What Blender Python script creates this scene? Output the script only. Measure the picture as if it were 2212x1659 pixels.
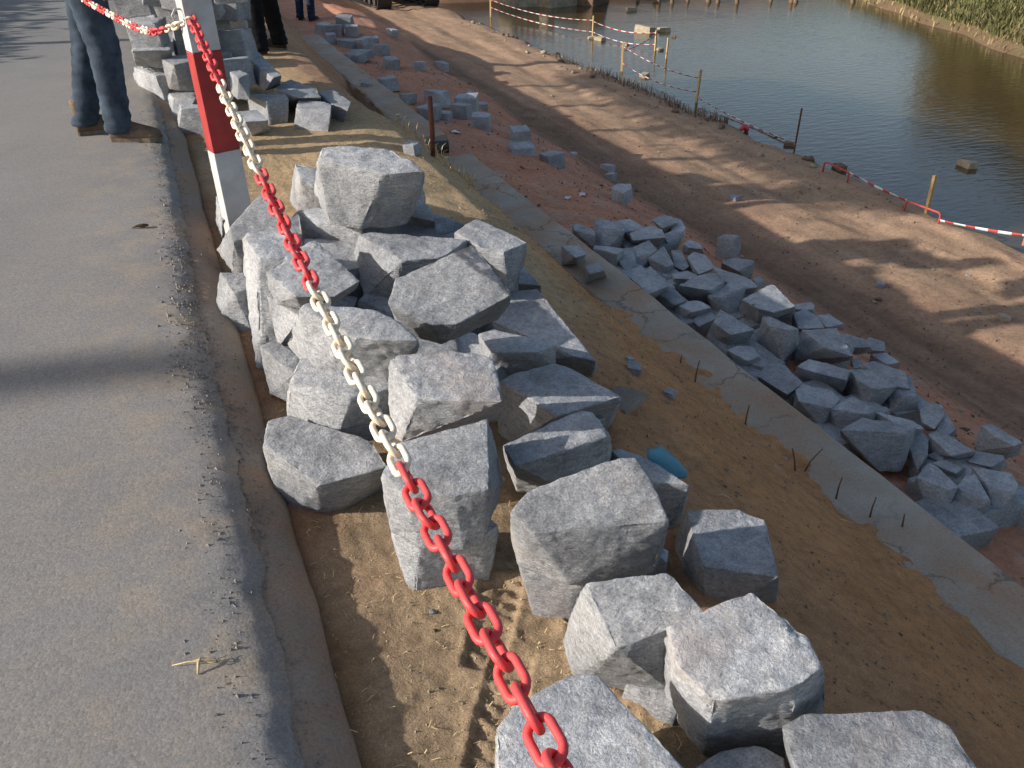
import bpy, bmesh, math, random
import numpy as np
from mathutils import Vector, Matrix

# ------------------------------------------------------------------ scene, camera, light
for o in list(bpy.data.objects):
    bpy.data.objects.remove(o)
SC = bpy.context.scene
COL = SC.collection
F = 828.0; PITCH = math.radians(31.8); H = 1.35; HEAD = math.radians(22.4); S = 1024 / 2212
cP, sP = math.cos(PITCH), math.sin(PITCH)
FW = np.array([math.sin(HEAD) * cP, math.cos(HEAD) * cP, -sP])
RT = np.array([math.cos(HEAD), -math.sin(HEAD), 0.0])
UPV = np.cross(RT, FW)
CAM = np.array([0.0, 0.0, H])

cam = bpy.data.cameras.new('camera')
cam.sensor_width = 36.0
cam.lens = 36.0 * F / 1024
cam.clip_start = 0.02
cam.clip_end = 2000
camo = bpy.data.objects.new('camera', cam)
COL.objects.link(camo)
camo.matrix_world = Matrix(((RT[0], UPV[0], -FW[0], CAM[0]), (RT[1], UPV[1], -FW[1], CAM[1]),
                            (RT[2], UPV[2], -FW[2], CAM[2]), (0, 0, 0, 1)))
SC.camera = camo

SUN_EL = math.radians(21.8)
SUN_AZ = math.atan2(-1.0, 0.16)          # the sun stands to the left, across the road
w = bpy.data.worlds.new('World')
SC.world = w
w.use_nodes = True
wn = w.node_tree
bg = wn.nodes['Background']
sky = wn.nodes.new('ShaderNodeTexSky')
sky.sky_type = 'NISHITA'
sky.sun_disc = False
sky.sun_elevation = SUN_EL
sky.sun_rotation = SUN_AZ
sky.air_density = 1.0
sky.dust_density = 1.8
sky.ozone_density = 0.6
wn.links.new(sky.outputs[0], bg.inputs[0])
bg.inputs[1].default_value = 0.14
sl = bpy.data.lights.new('sun', 'SUN')
sl.energy = 4.9
sl.angle = math.radians(0.6)
sl.color = (1.0, 0.955, 0.90)
suno = bpy.data.objects.new('sun', sl)
COL.objects.link(suno)
sd = Vector((math.sin(SUN_AZ) * math.cos(SUN_EL), math.cos(SUN_AZ) * math.cos(SUN_EL), math.sin(SUN_EL)))
suno.rotation_euler = sd.to_track_quat('Z', 'Y').to_euler()
suno.location = (-8, -2, 8)
SC.view_settings.view_transform = 'Standard'
SC.view_settings.look = 'None'
SC.view_settings.gamma = 1.0
SC.view_settings.exposure = 0.33
SC.render.resolution_x = 1024
SC.render.resolution_y = 768
SC.render.engine = 'CYCLES'

# ------------------------------------------------------------------ helpers
rng = np.random.default_rng(7)
random.seed(5)


def ray(x, y):
    """direction through photo pixel (2212-wide scale), unit camera depth"""
    return FW + RT * ((x * S - 512) / F) + UPV * ((384 - y * S) / F)


def at(x, y, z):
    d = ray(x, y)
    return CAM + d * ((z - H) / d[2])


def depth(p):
    return float((np.asarray(p) - CAM) @ FW)


def perlin(x, y, z=None, seed=0):
    x = np.asarray(x, float); y = np.asarray(y, float)
    z = np.zeros_like(x) + 0.37 if z is None else np.asarray(z, float)
    xi = np.floor(x).astype(np.int64); yi = np.floor(y).astype(np.int64); zi = np.floor(z).astype(np.int64)
    xf, yf, zf = x - xi, y - yi, z - zi
    def g(i, j, k, a, b, c):
        h = (i * 374761393 + j * 668265263 + k * 2147483647 + seed * 974711) & 0xffffffff
        h = ((h ^ (h >> 13)) * 1274126177) & 0xffffffff
        h = h ^ (h >> 16)
        t = (h & 1023) / 1023.0 * 2 * np.pi
        s = ((h >> 10) & 1023) / 1023.0 * 2 - 1
        r = np.sqrt(1 - s * s)
        return r * np.cos(t) * a + r * np.sin(t) * b + s * c
    def f(t): return t * t * t * (t * (t * 6 - 15) + 10)
    u, v, ww = f(xf), f(yf), f(zf)
    r = 0
    for di in (0, 1):
        for dj in (0, 1):
            for dk in (0, 1):
                wt = (u if di else 1 - u) * (v if dj else 1 - v) * (ww if dk else 1 - ww)
                r = r + wt * g(xi + di, yi + dj, zi + dk, xf - di, yf - dj, zf - dk)
    return r


def fbm(x, y, z=None, o=4, seed=0):
    r = 0; a = 1.0; k = 1.0
    for i in range(o):
        r = r + a * perlin(np.asarray(x) * k, np.asarray(y) * k, None if z is None else np.asarray(z) * k, seed + i * 17)
        a *= 0.5; k *= 2.03
    return r


def sstep(a, b, x):
    t = np.clip((x - a) / (b - a), 0, 1)
    return t * t * (3 - 2 * t)


def mesh_obj(name, verts, faces, mat=None, parent=None, smooth=False, colors=None):
    me = bpy.data.meshes.new(name)
    me.from_pydata([tuple(map(float, p)) for p in verts], [], [tuple(map(int, f)) for f in faces])
    if smooth:
        me.polygons.foreach_set('use_smooth', [True] * len(me.polygons))
    if colors is not None:
        ca = me.color_attributes.new('tint', 'FLOAT_COLOR', 'POINT')
        ca.data.foreach_set('color', np.c_[colors, np.ones(len(colors))].astype(np.float32).ravel())
    if mat: me.materials.append(mat)
    me.update()
    o = bpy.data.objects.new(name, me)
    COL.objects.link(o)
    if parent: o.parent = parent
    return o


def bm_obj(name, bm, mat=None, parent=None, smooth=False):
    me = bpy.data.meshes.new(name)
    bm.to_mesh(me); bm.free()
    if smooth:
        me.polygons.foreach_set('use_smooth', [True] * len(me.polygons))
    if mat: me.materials.append(mat)
    o = bpy.data.objects.new(name, me)
    COL.objects.link(o)
    if parent: o.parent = parent
    return o


def empty(name, loc=(0, 0, 0), rz=0.0):
    o = bpy.data.objects.new(name, None)
    COL.objects.link(o)
    o.location = loc
    o.rotation_euler = (0, 0, rz)
    o.empty_display_size = 0.1
    return o


def tag(o, label, cat, group=None):
    o['label'] = label; o['category'] = cat
    if group: o['group'] = group
    return o


def struct(o):
    o['kind'] = 'structure'
    return o


def stuff(o, label, cat=None):
    o['kind'] = 'stuff'; o['label'] = label
    if cat: o['category'] = cat
    return o


def grid_faces(n, m):
    i, j = np.meshgrid(np.arange(n - 1), np.arange(m - 1), indexing='ij')
    a = (i * m + j).ravel()
    return np.c_[a, a + m, a + m + 1, a + 1]


def tube(bm, pts, rad, seg=8, cap=True, closed=False):
    """sweep a ring along pts; rad is a number or a list"""
    pts = [Vector(p) for p in pts]
    n = len(pts)
    rad = [rad] * n if isinstance(rad, (int, float)) else list(rad)
    rings = []
    prev = None
    for i, p in enumerate(pts):
        a = pts[(i - 1) % n] if (closed or i > 0) else p
        b = pts[(i + 1) % n] if (closed or i < n - 1) else p
        d = (b - a).normalized()
        if prev is None:
            ref = Vector((0, 0, 1)) if abs(d.z) < 0.9 else Vector((1, 0, 0))
            x = d.cross(ref).normalized()
        else:
            x = (prev - d * prev.dot(d)).normalized()
        prev = x
        y = d.cross(x)
        rings.append([bm.verts.new(p + (x * math.cos(2 * math.pi * k / seg) + y * math.sin(2 * math.pi * k / seg)) * rad[i]) for k in range(seg)])
    m = n if closed else n - 1
    for i in range(m):
        A, B = rings[i], rings[(i + 1) % n]
        for k in range(seg):
            bm.faces.new((A[k], A[(k + 1) % seg], B[(k + 1) % seg], B[k]))
    if cap and not closed:
        bm.faces.new(rings[0][::-1]); bm.faces.new(rings[-1])


def box(bm, c, s, rz=0.0, bevel=0.0):
    m = Matrix.Translation(c) @ Matrix.Rotation(rz, 4, 'Z') @ Matrix.Diagonal((s[0], s[1], s[2], 1))
    r = bmesh.ops.create_cube(bm, size=1.0, matrix=m)
    if bevel:
        es = list({e for v in r['verts'] for e in v.link_edges})
        bmesh.ops.bevel(bm, geom=es, offset=bevel, segments=2, affect='EDGES', profile=0.5)


# ------------------------------------------------------------------ materials
def M(name, rough=0.85, spec=0.3):
    m = bpy.data.materials.new(name)
    m.use_nodes = True
    nt = m.node_tree
    b = nt.nodes['Principled BSDF']
    b.inputs['Roughness'].default_value = rough
    b.inputs['Specular IOR Level'].default_value = spec
    return m, nt, b


def nd(nt, t, **kw):
    n = nt.nodes.new(t)
    for k, v in kw.items():
        if k in n.inputs: n.inputs[k].default_value = v
        else: setattr(n, k, v)
    return n


def noise(nt, scale, detail=4, rough=0.55, dist=0.0, coord='Object'):
    tc = nt.nodes.get('TC') or nd(nt, 'ShaderNodeTexCoord', name='TC')
    n = nd(nt, 'ShaderNodeTexNoise')
    n.inputs['Scale'].default_value = scale
    n.inputs['Detail'].default_value = detail
    n.inputs['Roughness'].default_value = rough
    n.inputs['Distortion'].default_value = dist
    nt.links.new(tc.outputs[coord], n.inputs['Vector'])
    return n


def ramp(nt, src, stops):
    r = nd(nt, 'ShaderNodeValToRGB')
    e = r.color_ramp.elements
    while len(e) > 1: e.remove(e[-1])
    e[0].position = stops[0][0]; e[0].color = (*stops[0][1], 1)
    for p, c in stops[1:]:
        x = e.new(p); x.color = (*c, 1)
    nt.links.new(src, r.inputs[0])
    return r


def gray(v): return (v, v, v)


def mix(nt, a, b, fac, mode='MIX'):
    m = nd(nt, 'ShaderNodeMix', data_type='RGBA', blend_type=mode)
    for k, v in ((6, a), (7, b)):
        if isinstance(v, tuple): m.inputs[k].default_value = (*v, 1)
        else: nt.links.new(v, m.inputs[k])
    if isinstance(fac, float): m.inputs[0].default_value = fac
    else: nt.links.new(fac, m.inputs[0])
    return m.outputs[2]


def bump(nt, b, src, strength, dist, prev=None):
    n = nd(nt, 'ShaderNodeBump')
    n.inputs['Strength'].default_value = strength
    n.inputs['Distance'].default_value = dist
    nt.links.new(src, n.inputs['Height'])
    if prev: nt.links.new(prev.outputs[0], n.inputs['Normal'])
    nt.links.new(n.outputs[0], b.inputs['Normal'])
    return n


def plain(name, col, rough=0.6, spec=0.4, var=0.12, sc=20, bmp=0.15, bd=0.002):
    m, nt, b = M(name, rough, spec)
    n = noise(nt, sc, 5, 0.6)
    lo = tuple(c * (1 - var) for c in col); hi = tuple(min(1, c * (1 + var)) for c in col)
    r = ramp(nt, n.outputs[0], [(0.3, lo), (0.7, hi)])
    nt.links.new(r.outputs[0], b.inputs['Base Color'])
    n2 = noise(nt, sc * 8, 4, 0.6)
    bump(nt, b, n2.outputs[0], bmp, bd)
    return m


def granite():
    m, nt, b = M('granite', 0.78, 0.35)
    oi = nd(nt, 'ShaderNodeObjectInfo')
    tc = nd(nt, 'ShaderNodeTexCoord', name='TC0')
    add = nd(nt, 'ShaderNodeVectorMath', operation='ADD')
    sc = nd(nt, 'ShaderNodeVectorMath', operation='SCALE')
    sc.inputs[0].default_value = (31, 17, 53)
    nt.links.new(oi.outputs['Random'], sc.inputs['Scale'])
    nt.links.new(tc.outputs['Object'], add.inputs[0]); nt.links.new(sc.outputs[0], add.inputs[1])
    mp = nd(nt, 'ShaderNodeMapping')
    mp.inputs['Rotation'].default_value = (0.5, 0.8, 0.3)
    mp.inputs['Scale'].default_value = (1, 1, 3.2)
    nt.links.new(add.outputs[0], mp.inputs['Vector'])
    def nz(s, d, r, src=add, dist=0.0):
        n = nd(nt, 'ShaderNodeTexNoise')
        n.inputs['Scale'].default_value = s; n.inputs['Detail'].default_value = d
        n.inputs['Roughness'].default_value = r; n.inputs['Distortion'].default_value = dist
        nt.links.new(src.outputs[0], n.inputs['Vector'])
        return n.outputs[0]
    big = ramp(nt, nz(5, 4, 0.6), [(0.3, (0.235, 0.238, 0.247)), (0.5, (0.335, 0.338, 0.345)), (0.7, (0.43, 0.43, 0.433))])
    foli = ramp(nt, nz(24, 6, 0.72, mp, 0.6), [(0.34, gray(0.52)), (0.52, gray(1.0)), (0.7, gray(1.28))])
    c = mix(nt, big.outputs[0], foli.outputs[0], 0.55, 'MULTIPLY')
    gr = ramp(nt, nz(210, 4, 0.75), [(0.36, gray(0.5)), (0.47, gray(0.95)), (0.56, gray(1.06)), (0.68, gray(1.65))])
    c = mix(nt, c, gr.outputs[0], 0.7, 'MULTIPLY')
    med = ramp(nt, nz(75, 3, 0.7), [(0.33, gray(0.6)), (0.5, gray(1.0)), (0.72, gray(1.35))])
    c = mix(nt, c, med.outputs[0], 0.5, 'MULTIPLY')
    pk = ramp(nt, nz(3.1, 3, 0.6), [(0.58, gray(0)), (0.70, gray(0.4))])
    c = mix(nt, c, (0.36, 0.295, 0.265), pk.outputs[0])
    dt = ramp(nt, nz(7, 5, 0.65, add, 0.6), [(0.58, gray(0)), (0.72, gray(0.35))])
    c = mix(nt, c, (0.25, 0.20, 0.15), dt.outputs[0])
    hsv = nd(nt, 'ShaderNodeHueSaturation')
    vr = nd(nt, 'ShaderNodeMapRange')
    vr.inputs['To Min'].default_value = 0.80; vr.inputs['To Max'].default_value = 1.18
    nt.links.new(oi.outputs['Random'], vr.inputs['Value'])
    nt.links.new(vr.outputs[0], hsv.inputs['Value'])
    nt.links.new(c, hsv.inputs['Color'])
    nt.links.new(hsv.outputs[0], b.inputs['Base Color'])
    b1 = bump(nt, b, nz(38, 6, 0.75, mp, 0.4), 0.8, 0.013)
    bump(nt, b, nz(170, 3, 0.7), 0.4, 0.0025, b1)
    return m


def ground_mat():
    m, nt, b = M('earth', 0.95, 0.12)
    ca = nd(nt, 'ShaderNodeVertexColor', layer_name='tint')
    n1 = ramp(nt, noise(nt, 220, 3, 0.7).outputs[0], [(0.3, gray(0.55)), (0.5, gray(1.0)), (0.7, gray(1.5))])
    c = mix(nt, ca.outputs[0], n1.outputs[0], 0.6, 'MULTIPLY')
    n2 = ramp(nt, noise(nt, 24, 6, 0.65).outputs[0], [(0.3, gray(0.68)), (0.5, gray(1.0)), (0.75, gray(1.3))])
    c = mix(nt, c, n2.outputs[0], 0.7, 'MULTIPLY')
    n3 = ramp(nt, noise(nt, 3.0, 5, 0.6).outputs[0], [(0.3, gray(0.8)), (0.7, gray(1.18))])
    c = mix(nt, c, n3.outputs[0], 0.8, 'MULTIPLY')
    nt.links.new(c, b.inputs['Base Color'])
    b1 = bump(nt, b, noise(nt, 45, 7, 0.72).outputs[0], 0.8, 0.016)
    bump(nt, b, noise(nt, 260, 3, 0.7).outputs[0], 0.6, 0.003, b1)
    return m


def asphalt_mat():
    m, nt, b = M('asphalt', 0.92, 0.2)
    base = ramp(nt, noise(nt, 1.7, 5, 0.6).outputs[0], [(0.3, (0.205, 0.192, 0.179)), (0.7, (0.238, 0.223, 0.207))])
    # dusty sand patches near the edge of the carriageway
    tc = nt.nodes['TC']
    sx = nd(nt, 'ShaderNodeSeparateXYZ')
    nt.links.new(tc.outputs['Object'], sx.inputs[0])
    mr = nd(nt, 'ShaderNodeMapRange')
    mr.inputs['From Min'].default_value = -0.75; mr.inputs['From Max'].default_value = -0.05
    nt.links.new(sx.outputs[0], mr.inputs['Value'])
    pt = ramp(nt, noise(nt, 5.5, 6, 0.7).outputs[0], [(0.45, gray(0)), (0.62, gray(0.75))])
    mm = nd(nt, 'ShaderNodeMath', operation='MULTIPLY')
    nt.links.new(mr.outputs[0], mm.inputs[0]); nt.links.new(pt.outputs[0], mm.inputs[1])
    c = mix(nt, base.outputs[0], (0.30, 0.245, 0.185), mm.outputs[0])
    v = nd(nt, 'ShaderNodeTexVoronoi')
    v.inputs['Scale'].default_value = 150
    nt.links.new(tc.outputs['Object'], v.inputs['Vector'])
    vr = ramp(nt, v.outputs['Color'], [(0.0, gray(0.74)), (0.5, gray(1.0)), (1.0, gray(1.26))])
    c = mix(nt, c, vr.outputs[0], 0.65, 'MULTIPLY')
    g = ramp(nt, noise(nt, 300, 3, 0.7).outputs[0], [(0.33, gray(0.62)), (0.5, gray(1.0)), (0.72, gray(1.3))])
    c = mix(nt, c, g.outputs[0], 0.6, 'MULTIPLY')
    nt.links.new(c, b.inputs['Base Color'])
    b1 = bump(nt, b, v.outputs['Distance'], 0.22, -0.002)
    bump(nt, b, noise(nt, 260, 4, 0.75).outputs[0], 0.22, 0.003, b1)
    return m


def concrete_mat(name, lo, hi, stain, crack=True):
    m, nt, b = M(name, 0.93, 0.15)
    base = ramp(nt, noise(nt, 3.2, 6, 0.65).outputs[0], [(0.3, lo), (0.7, hi)])
    st = ramp(nt, noise(nt, 2.0, 6, 0.7, 0.5).outputs[0], [(0.42, gray(0)), (0.62, gray(0.8))])
    c = mix(nt, base.outputs[0], stain, st.outputs[0])
    g = ramp(nt, noise(nt, 130, 4, 0.7).outputs[0], [(0.32, gray(0.62)), (0.5, gray(1)), (0.7, gray(1.25))])
    c = mix(nt, c, g.outputs[0], 0.6, 'MULTIPLY')
    h = noise(nt, 45, 6, 0.7).outputs[0]
    if crack:
        tc = nt.nodes['TC']
        n = noise(nt, 4, 4, 0.6)
        va = nd(nt, 'ShaderNodeVectorMath', operation='MULTIPLY_ADD')
        nt.links.new(n.outputs[1], va.inputs[0])
        va.inputs[1].default_value = (0.35, 0.35, 0.35)
        nt.links.new(tc.outputs['Object'], va.inputs[2])
        vo = nd(nt, 'ShaderNodeTexVoronoi', feature='DISTANCE_TO_EDGE')
        vo.inputs['Scale'].default_value = 2.3
        nt.links.new(va.outputs[0], vo.inputs['Vector'])
        cr = ramp(nt, vo.outputs['Distance'], [(0.0, gray(0.5)), (0.010, gray(0.72)), (0.03, gray(1.0))])
        lim = ramp(nt, noise(nt, 1.4, 3, 0.5).outputs[0], [(0.44, gray(0)), (0.56, gray(1))])
        cc = mix(nt, gray(1.0), cr.outputs[0], lim.outputs[0])
        c = mix(nt, c, cc, 1.0, 'MULTIPLY')
    nt.links.new(c, b.inputs['Base Color'])
    b1 = bump(nt, b, h, 0.5, 0.008)
    bump(nt, b, noise(nt, 200, 3, 0.7).outputs[0], 0.4, 0.002, b1)
    return m


def water_mat():
    m, nt, b = M('river_water', 0.06, 0.5)
    r = ramp(nt, noise(nt, 0.35, 4, 0.6).outputs[0], [(0.3, (0.050, 0.036, 0.015)), (0.7, (0.075, 0.053, 0.022))])
    nt.links.new(r.outputs[0], b.inputs['Base Color'])
    b.inputs['IOR'].default_value = 1.33
    tc = nt.nodes['TC']
    mp = nd(nt, 'ShaderNodeMapping')
    mp.inputs['Rotation'].default_value = (0, 0, -0.39)
    mp.inputs['Scale'].default_value = (0.45, 1.3, 1)
    nt.links.new(tc.outputs['Object'], mp.inputs['Vector'])
    n = nd(nt, 'ShaderNodeTexNoise')
    n.inputs['Scale'].default_value = 7; n.inputs['Detail'].default_value = 4; n.inputs['Roughness'].default_value = 0.55
    nt.links.new(mp.outputs[0], n.inputs['Vector'])
    bump(nt, b, n.outputs[0], 0.16, 0.05)
    return m


MAT = dict(
    rock=granite(), earth=ground_mat(), asphalt=asphalt_mat(), water=water_mat(),
    beam=concrete_mat('beam_concrete', (0.30, 0.25, 0.195), (0.41, 0.36, 0.295), (0.37, 0.23, 0.14)),
    kerb=concrete_mat('kerb_concrete', (0.22, 0.18, 0.145), (0.29, 0.245, 0.20), (0.30, 0.19, 0.12), False),
    slab=concrete_mat('slab_concrete', (0.22, 0.19, 0.15), (0.27, 0.235, 0.19), (0.22, 0.15, 0.1), False),
    white=plain('white_paint', (0.46, 0.455, 0.445), 0.6, 0.35, 0.22, 9),
    red=plain('red_paint', (0.31, 0.028, 0.026), 0.55, 0.35, 0.3, 9),
    lred=plain('red_plastic', (0.60, 0.060, 0.060), 0.48, 0.4, 0.2, 45, 0.2),
    lwhite=plain('cream_plastic', (0.70, 0.60, 0.46), 0.5, 0.4, 0.2, 45, 0.2),
    pipe=plain('black_plastic', (0.012, 0.012, 0.014), 0.4, 0.4),
    rust=plain('rusty_steel', (0.12, 0.045, 0.03), 0.85, 0.3, 0.4, 30, 0.5),
    stake=plain('pale_wood', (0.50, 0.33, 0.14), 0.8, 0.2, 0.2, 25),
    redbar=plain('red_bar', (0.42, 0.06, 0.05), 0.6, 0.3, 0.25, 25),
    jeans=plain('blue_denim', (0.050, 0.066, 0.088), 0.95, 0.08, 0.5, 9, 0.5, 0.004),
    djeans=plain('dark_denim', (0.020, 0.030, 0.055), 0.95, 0.1, 0.4, 9, 0.5, 0.004),
    black=plain('black_cloth', (0.012, 0.012, 0.013), 0.95, 0.1, 0.4, 12, 0.5, 0.004),
    shirt=plain('grey_shirt', (0.20, 0.21, 0.22), 0.9, 0.1, 0.15),
    boot=plain('brown_boot', (0.13, 0.09, 0.062), 0.75, 0.25, 0.35, 18, 0.4),
    dboot=plain('dark_boot', (0.045, 0.032, 0.026), 0.8, 0.25, 0.35, 18, 0.4),
    sole=plain('boot_sole', (0.16, 0.13, 0.10), 0.9, 0.1, 0.3),
    skin=plain('skin', (0.16, 0.085, 0.05), 0.55, 0.35, 0.08),
    hair=plain('hair', (0.012, 0.010, 0.009), 0.7, 0.3),
    glove=plain('blue_rubber', (0.10, 0.28, 0.36), 0.7, 0.35, 0.15, 20),
    paper=plain('paper', (0.62, 0.62, 0.66), 0.9, 0.1),
    steel=plain('dark_steel', (0.045, 0.036, 0.028), 0.7, 0.4, 0.35, 12, 0.4),
    yellow=plain('yellow_paint', (0.45, 0.25, 0.03), 0.5, 0.4, 0.15),
    glass=plain('cab_glass', (0.02, 0.03, 0.03), 0.05, 0.6, 0.02),
    straw=plain('straw', (0.50, 0.38, 0.20), 0.85, 0.2, 0.2),
    trunk=plain('bark', (0.10, 0.07, 0.045), 0.95, 0.1, 0.35, 12, 0.7, 0.01),
    leaf=plain('leaf', (0.055, 0.085, 0.022), 0.7, 0.25, 0.45, 1.3, 0.1),
    brownleaf=plain('brown_leaf', (0.105, 0.082, 0.036), 0.8, 0.2, 0.4, 1.3, 0.1),
    grass=plain('grass_blade', (0.135, 0.13, 0.055), 0.85, 0.15, 0.5, 0.9, 0.1),
    dry=plain('dry_grass', (0.30, 0.23, 0.12), 0.9, 0.1, 0.3, 2.0, 0.1),
    wstone=plain('pale_stone', (0.36, 0.30, 0.21), 0.9, 0.2, 0.3, 8, 0.6, 0.01),
    bstone=plain('brown_stone', (0.17, 0.11, 0.075), 0.9, 0.2, 0.35, 12, 0.6, 0.008),
    stump=plain('weathered_wood', (0.17, 0.12, 0.08), 0.95, 0.1, 0.3, 15, 0.5, 0.006),
)

# ------------------------------------------------------------------ ground
KV = np.array([-200, -9, -8, -.02, .06, .11, .30, .85, 1.10, 1.40, 2.12, 2.24, 2.32, 2.46, 3.55, 4.35, 5.15, 7.75, 8.10, 8.45, 9.0, 10, 15, 200.])
KZ = np.array([-.1, -.1, -.25, -.25, -.13, -.105, -.115, -.122, -.17, -.33, -.765, -.785, -.93, -1.04, -1.22, -1.62, -2.0, -2.0, -2.06, -2.38, -2.8, -3.1, -3.2, -3.2])
PRINTS = [(1.25, .47, 0.55, .27), (1.02, .40, -2.6, .27), (1.04, .64, 0.25, .27), (.83, .55, 0.9, .26)]   # u, v, heading, length


WZ = -2.28


def far_bank_v(u):
    return 18.0 + 0.40 * np.clip(u - 13.0, 0, 100) - 0.05 * np.clip(13 - u, 0, 60) + 0.5 * perlin(u * 0.45, u * 0 + 3.1, seed=4)


def ground_z(u, v, fine=True):
    u = np.asarray(u, float); v = np.asarray(v, float)
    vv = v - 0.16 * np.clip(u - 1.7, 0, 2.2) * sstep(.6, 1.1, v) * (1 - sstep(1.6, 2.1, v))     # the crest swings out
    wob = 0.10 * perlin(u * 0.9, v * 0.6, seed=2) * sstep(2.6, 3.4, v) + 0.26 * fbm(u * 1.1, v * .3 + 1, o=4, seed=3) * sstep(6.8, 7.4, v) * (1 - sstep(9, 12, v))
    z = np.interp(vv + wob, KV, KZ)
    land = 1 - sstep(8.1, 8.8, v)
    # sand washed down beside the rough stretch of the beam, a pit at the drain pipe
    z = z - 0.30 * sstep(1.35, 1.75, v) * (1 - sstep(2.1, 2.14, v)) * sstep(5.9, 6.6, u) * (1 - sstep(9.0, 10.5, u)) * sstep(5.6, 6.2, u)
    z = z - 0.22 * np.exp(-((u - 7.1) / .32) ** 2 - ((v - 2.2) / .28) ** 2)
    z = z + 0.05 * perlin(u * 0.7, v * 0.7, seed=5) * land * sstep(.9, 1.6, v)
    # wheel ruts along the track
    for vr, a in ((5.75, .035), (6.9, .03)):
        z = z - a * np.exp(-((v - vr - .1 * perlin(u * .4, u * 0, seed=8)) / .2) ** 2)
    # spoil heaps on the far red slope
    z = z + 0.45 * np.exp(-((u - 17.5) / 2.4) ** 2 - ((v - 4.2) / 1.0) ** 2) + 0.2 * np.exp(-((u - 12.5) / 1.2) ** 2 - ((v - 4.4) / .8) ** 2)
    # far side of the river
    fb = v - far_bank_v(u)
    z = np.maximum(z, np.where(fb > -3, -2.45 + 0.9 * sstep(-0.6, 1.4, fb) + 1.9 * sstep(.6, 9, fb) + .25 * perlin(u * .8, v * .8, seed=11) * sstep(-.5, 2, fb), -9))
    eb = u - 27.5 - 0.6 * perlin(v * .5, v * 0, seed=12)
    riv = sstep(8.0, 9.5, v)
    z = np.where(eb > -4, np.maximum(z, (-2.9 + 1.2 * sstep(-.8, .5, eb) + 2.5 * sstep(1, 14, eb)) * riv + z * (1 - riv)), z)
    if fine:
        amp = sstep(.1, .25, v) * land
        z = z + amp * (0.012 * fbm(u * 5, v * 5, o=5, seed=21) + 0.006 * fbm(u * 22, v * 22, o=3, seed=22))
        rough = sstep(2.5, 3.3, v) * land
        z = z + rough * (0.03 * fbm(u * 3, v * 3, o=5, seed=23) + 0.018 * np.abs(fbm(u * 9, v * 9, o=3, seed=24)))
        # crumbled edge of the dry crust beside the beam
        edge = np.exp(-((v - 1.93 - .05 * perlin(u * 3, u * 0, seed=31)) / .05) ** 2) * sstep(2.4, 2.8, u) * (1 - sstep(4.6, 5.2, u))
        z = z - edge * 0.05 * (0.4 + np.clip(perlin(u * 5, v * 5, seed=32) * 2, 0, 1))
        z = z + .032 * fbm(u * 2.6, v * 2.6, o=4, seed=35) * np.exp(-((v - 2.12) / .16) ** 2) * 1.0 + (.010 + .03 * fbm(u * 13, v * 13, o=4, seed=34)) * np.exp(-((v - 2.14) / .13) ** 2) * (1 - sstep(5.0, 5.6, u))
        tr = sstep(.62, .8, u) * (1 - sstep(1.3, 1.6, u)) * sstep(.28, .38, v) * (1 - sstep(.62, .78, v))
        z = z + tr * (.011 * (1 - 2 * np.abs(fbm(u * 13, v * 13, o=2, seed=36))) * (.4 + perlin(u * 5, v * 5, seed=37)) + .004 * np.sin(u * 150 + 9 * perlin(u * 6, v * 6, seed=38)) * np.clip(perlin(u * 7, v * 7, seed=39) * 3, 0, 1))
        # boot prints in the sand
        for (pu, pv, a, L) in PRINTS:
            du, dv = u - pu, v - pv
            l = du * math.cos(a) + dv * math.sin(a)
            t = -du * math.sin(a) + dv * math.cos(a)
            hw = 0.046 * (1 - 0.25 * np.clip((-l + .02) / .15, 0, 1) * (1 - 0.5 * np.clip((-l - .07) / .05, 0, 1))) + 0.004
            inside = sstep(1.12, .92, np.maximum(np.abs(t) / hw, np.abs(l) / (L / 2)))
            rim = sstep(1.6, 1.15, np.maximum(np.abs(t) / hw, np.abs(l) / (L / 2))) - inside
            q = l * 150 + np.abs(t) * 70 * np.sign(l + .03)
            bars = sstep(-.2, .5, np.sin(q)) * sstep(.0, .25, np.abs(t) / hw)
            z = z + inside * (-0.014 + 0.012 * bars * (0.6 + perlin(u * 25, v * 25, seed=33))) + 0.004 * rim
    return z


def ray_ground(x, y, lift=0.0):
    """where the sight line through a photo pixel meets the ground (raised by lift)"""
    d = ray(x, y)
    t = np.linspace(0.5, 45, 1800)
    p = CAM[None] + t[:, None] * d[None]
    below = p[:, 2] < ground_z(p[:, 1], p[:, 0], False) + lift
    if not below.any(): return CAM + d * 45
    i = int(np.argmax(below))
    a, b = t[max(i - 1, 0)], t[i]
    for _ in range(20):
        m = (a + b) / 2
        q = CAM + m * d
        if q[2] < float(ground_z(q[1], q[0], False)) + lift: b = m
        else: a = m
    q = CAM + b * d
    return q if q[2] > WZ else at(x, y, WZ - .02)


def axis(parts):
    out = []
    for a, b, s in parts:
        n = max(2, int(round((b - a) / s)) + 1)
        out += list(np.linspace(a, b, n)[:-1])
    out.append(parts[-1][1])
    return np.array(out)


US = axis([(-40, -2, 4), (-2, .2, .1), (.2, .65, .03), (.65, 1.5, .0075), (1.5, 4, .025), (4, 7.5, .05), (7.5, 14, .09), (14, 30, .2), (30, 60, 2), (60, 300, 40)])
VS = axis([(-200, -10, 30), (-10, -.1, 1.5), (-.1, .22, .02), (.22, .75, .008), (.75, 2.6, .025), (2.6, 5.4, .035), (5.4, 9, .06), (9, 17, .5), (17, 30, .25), (30, 60, 3), (60, 260, 40)])
UU, VV = np.meshgrid(US, VS, indexing='ij')
ZZ = ground_z(UU, VV)


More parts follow.
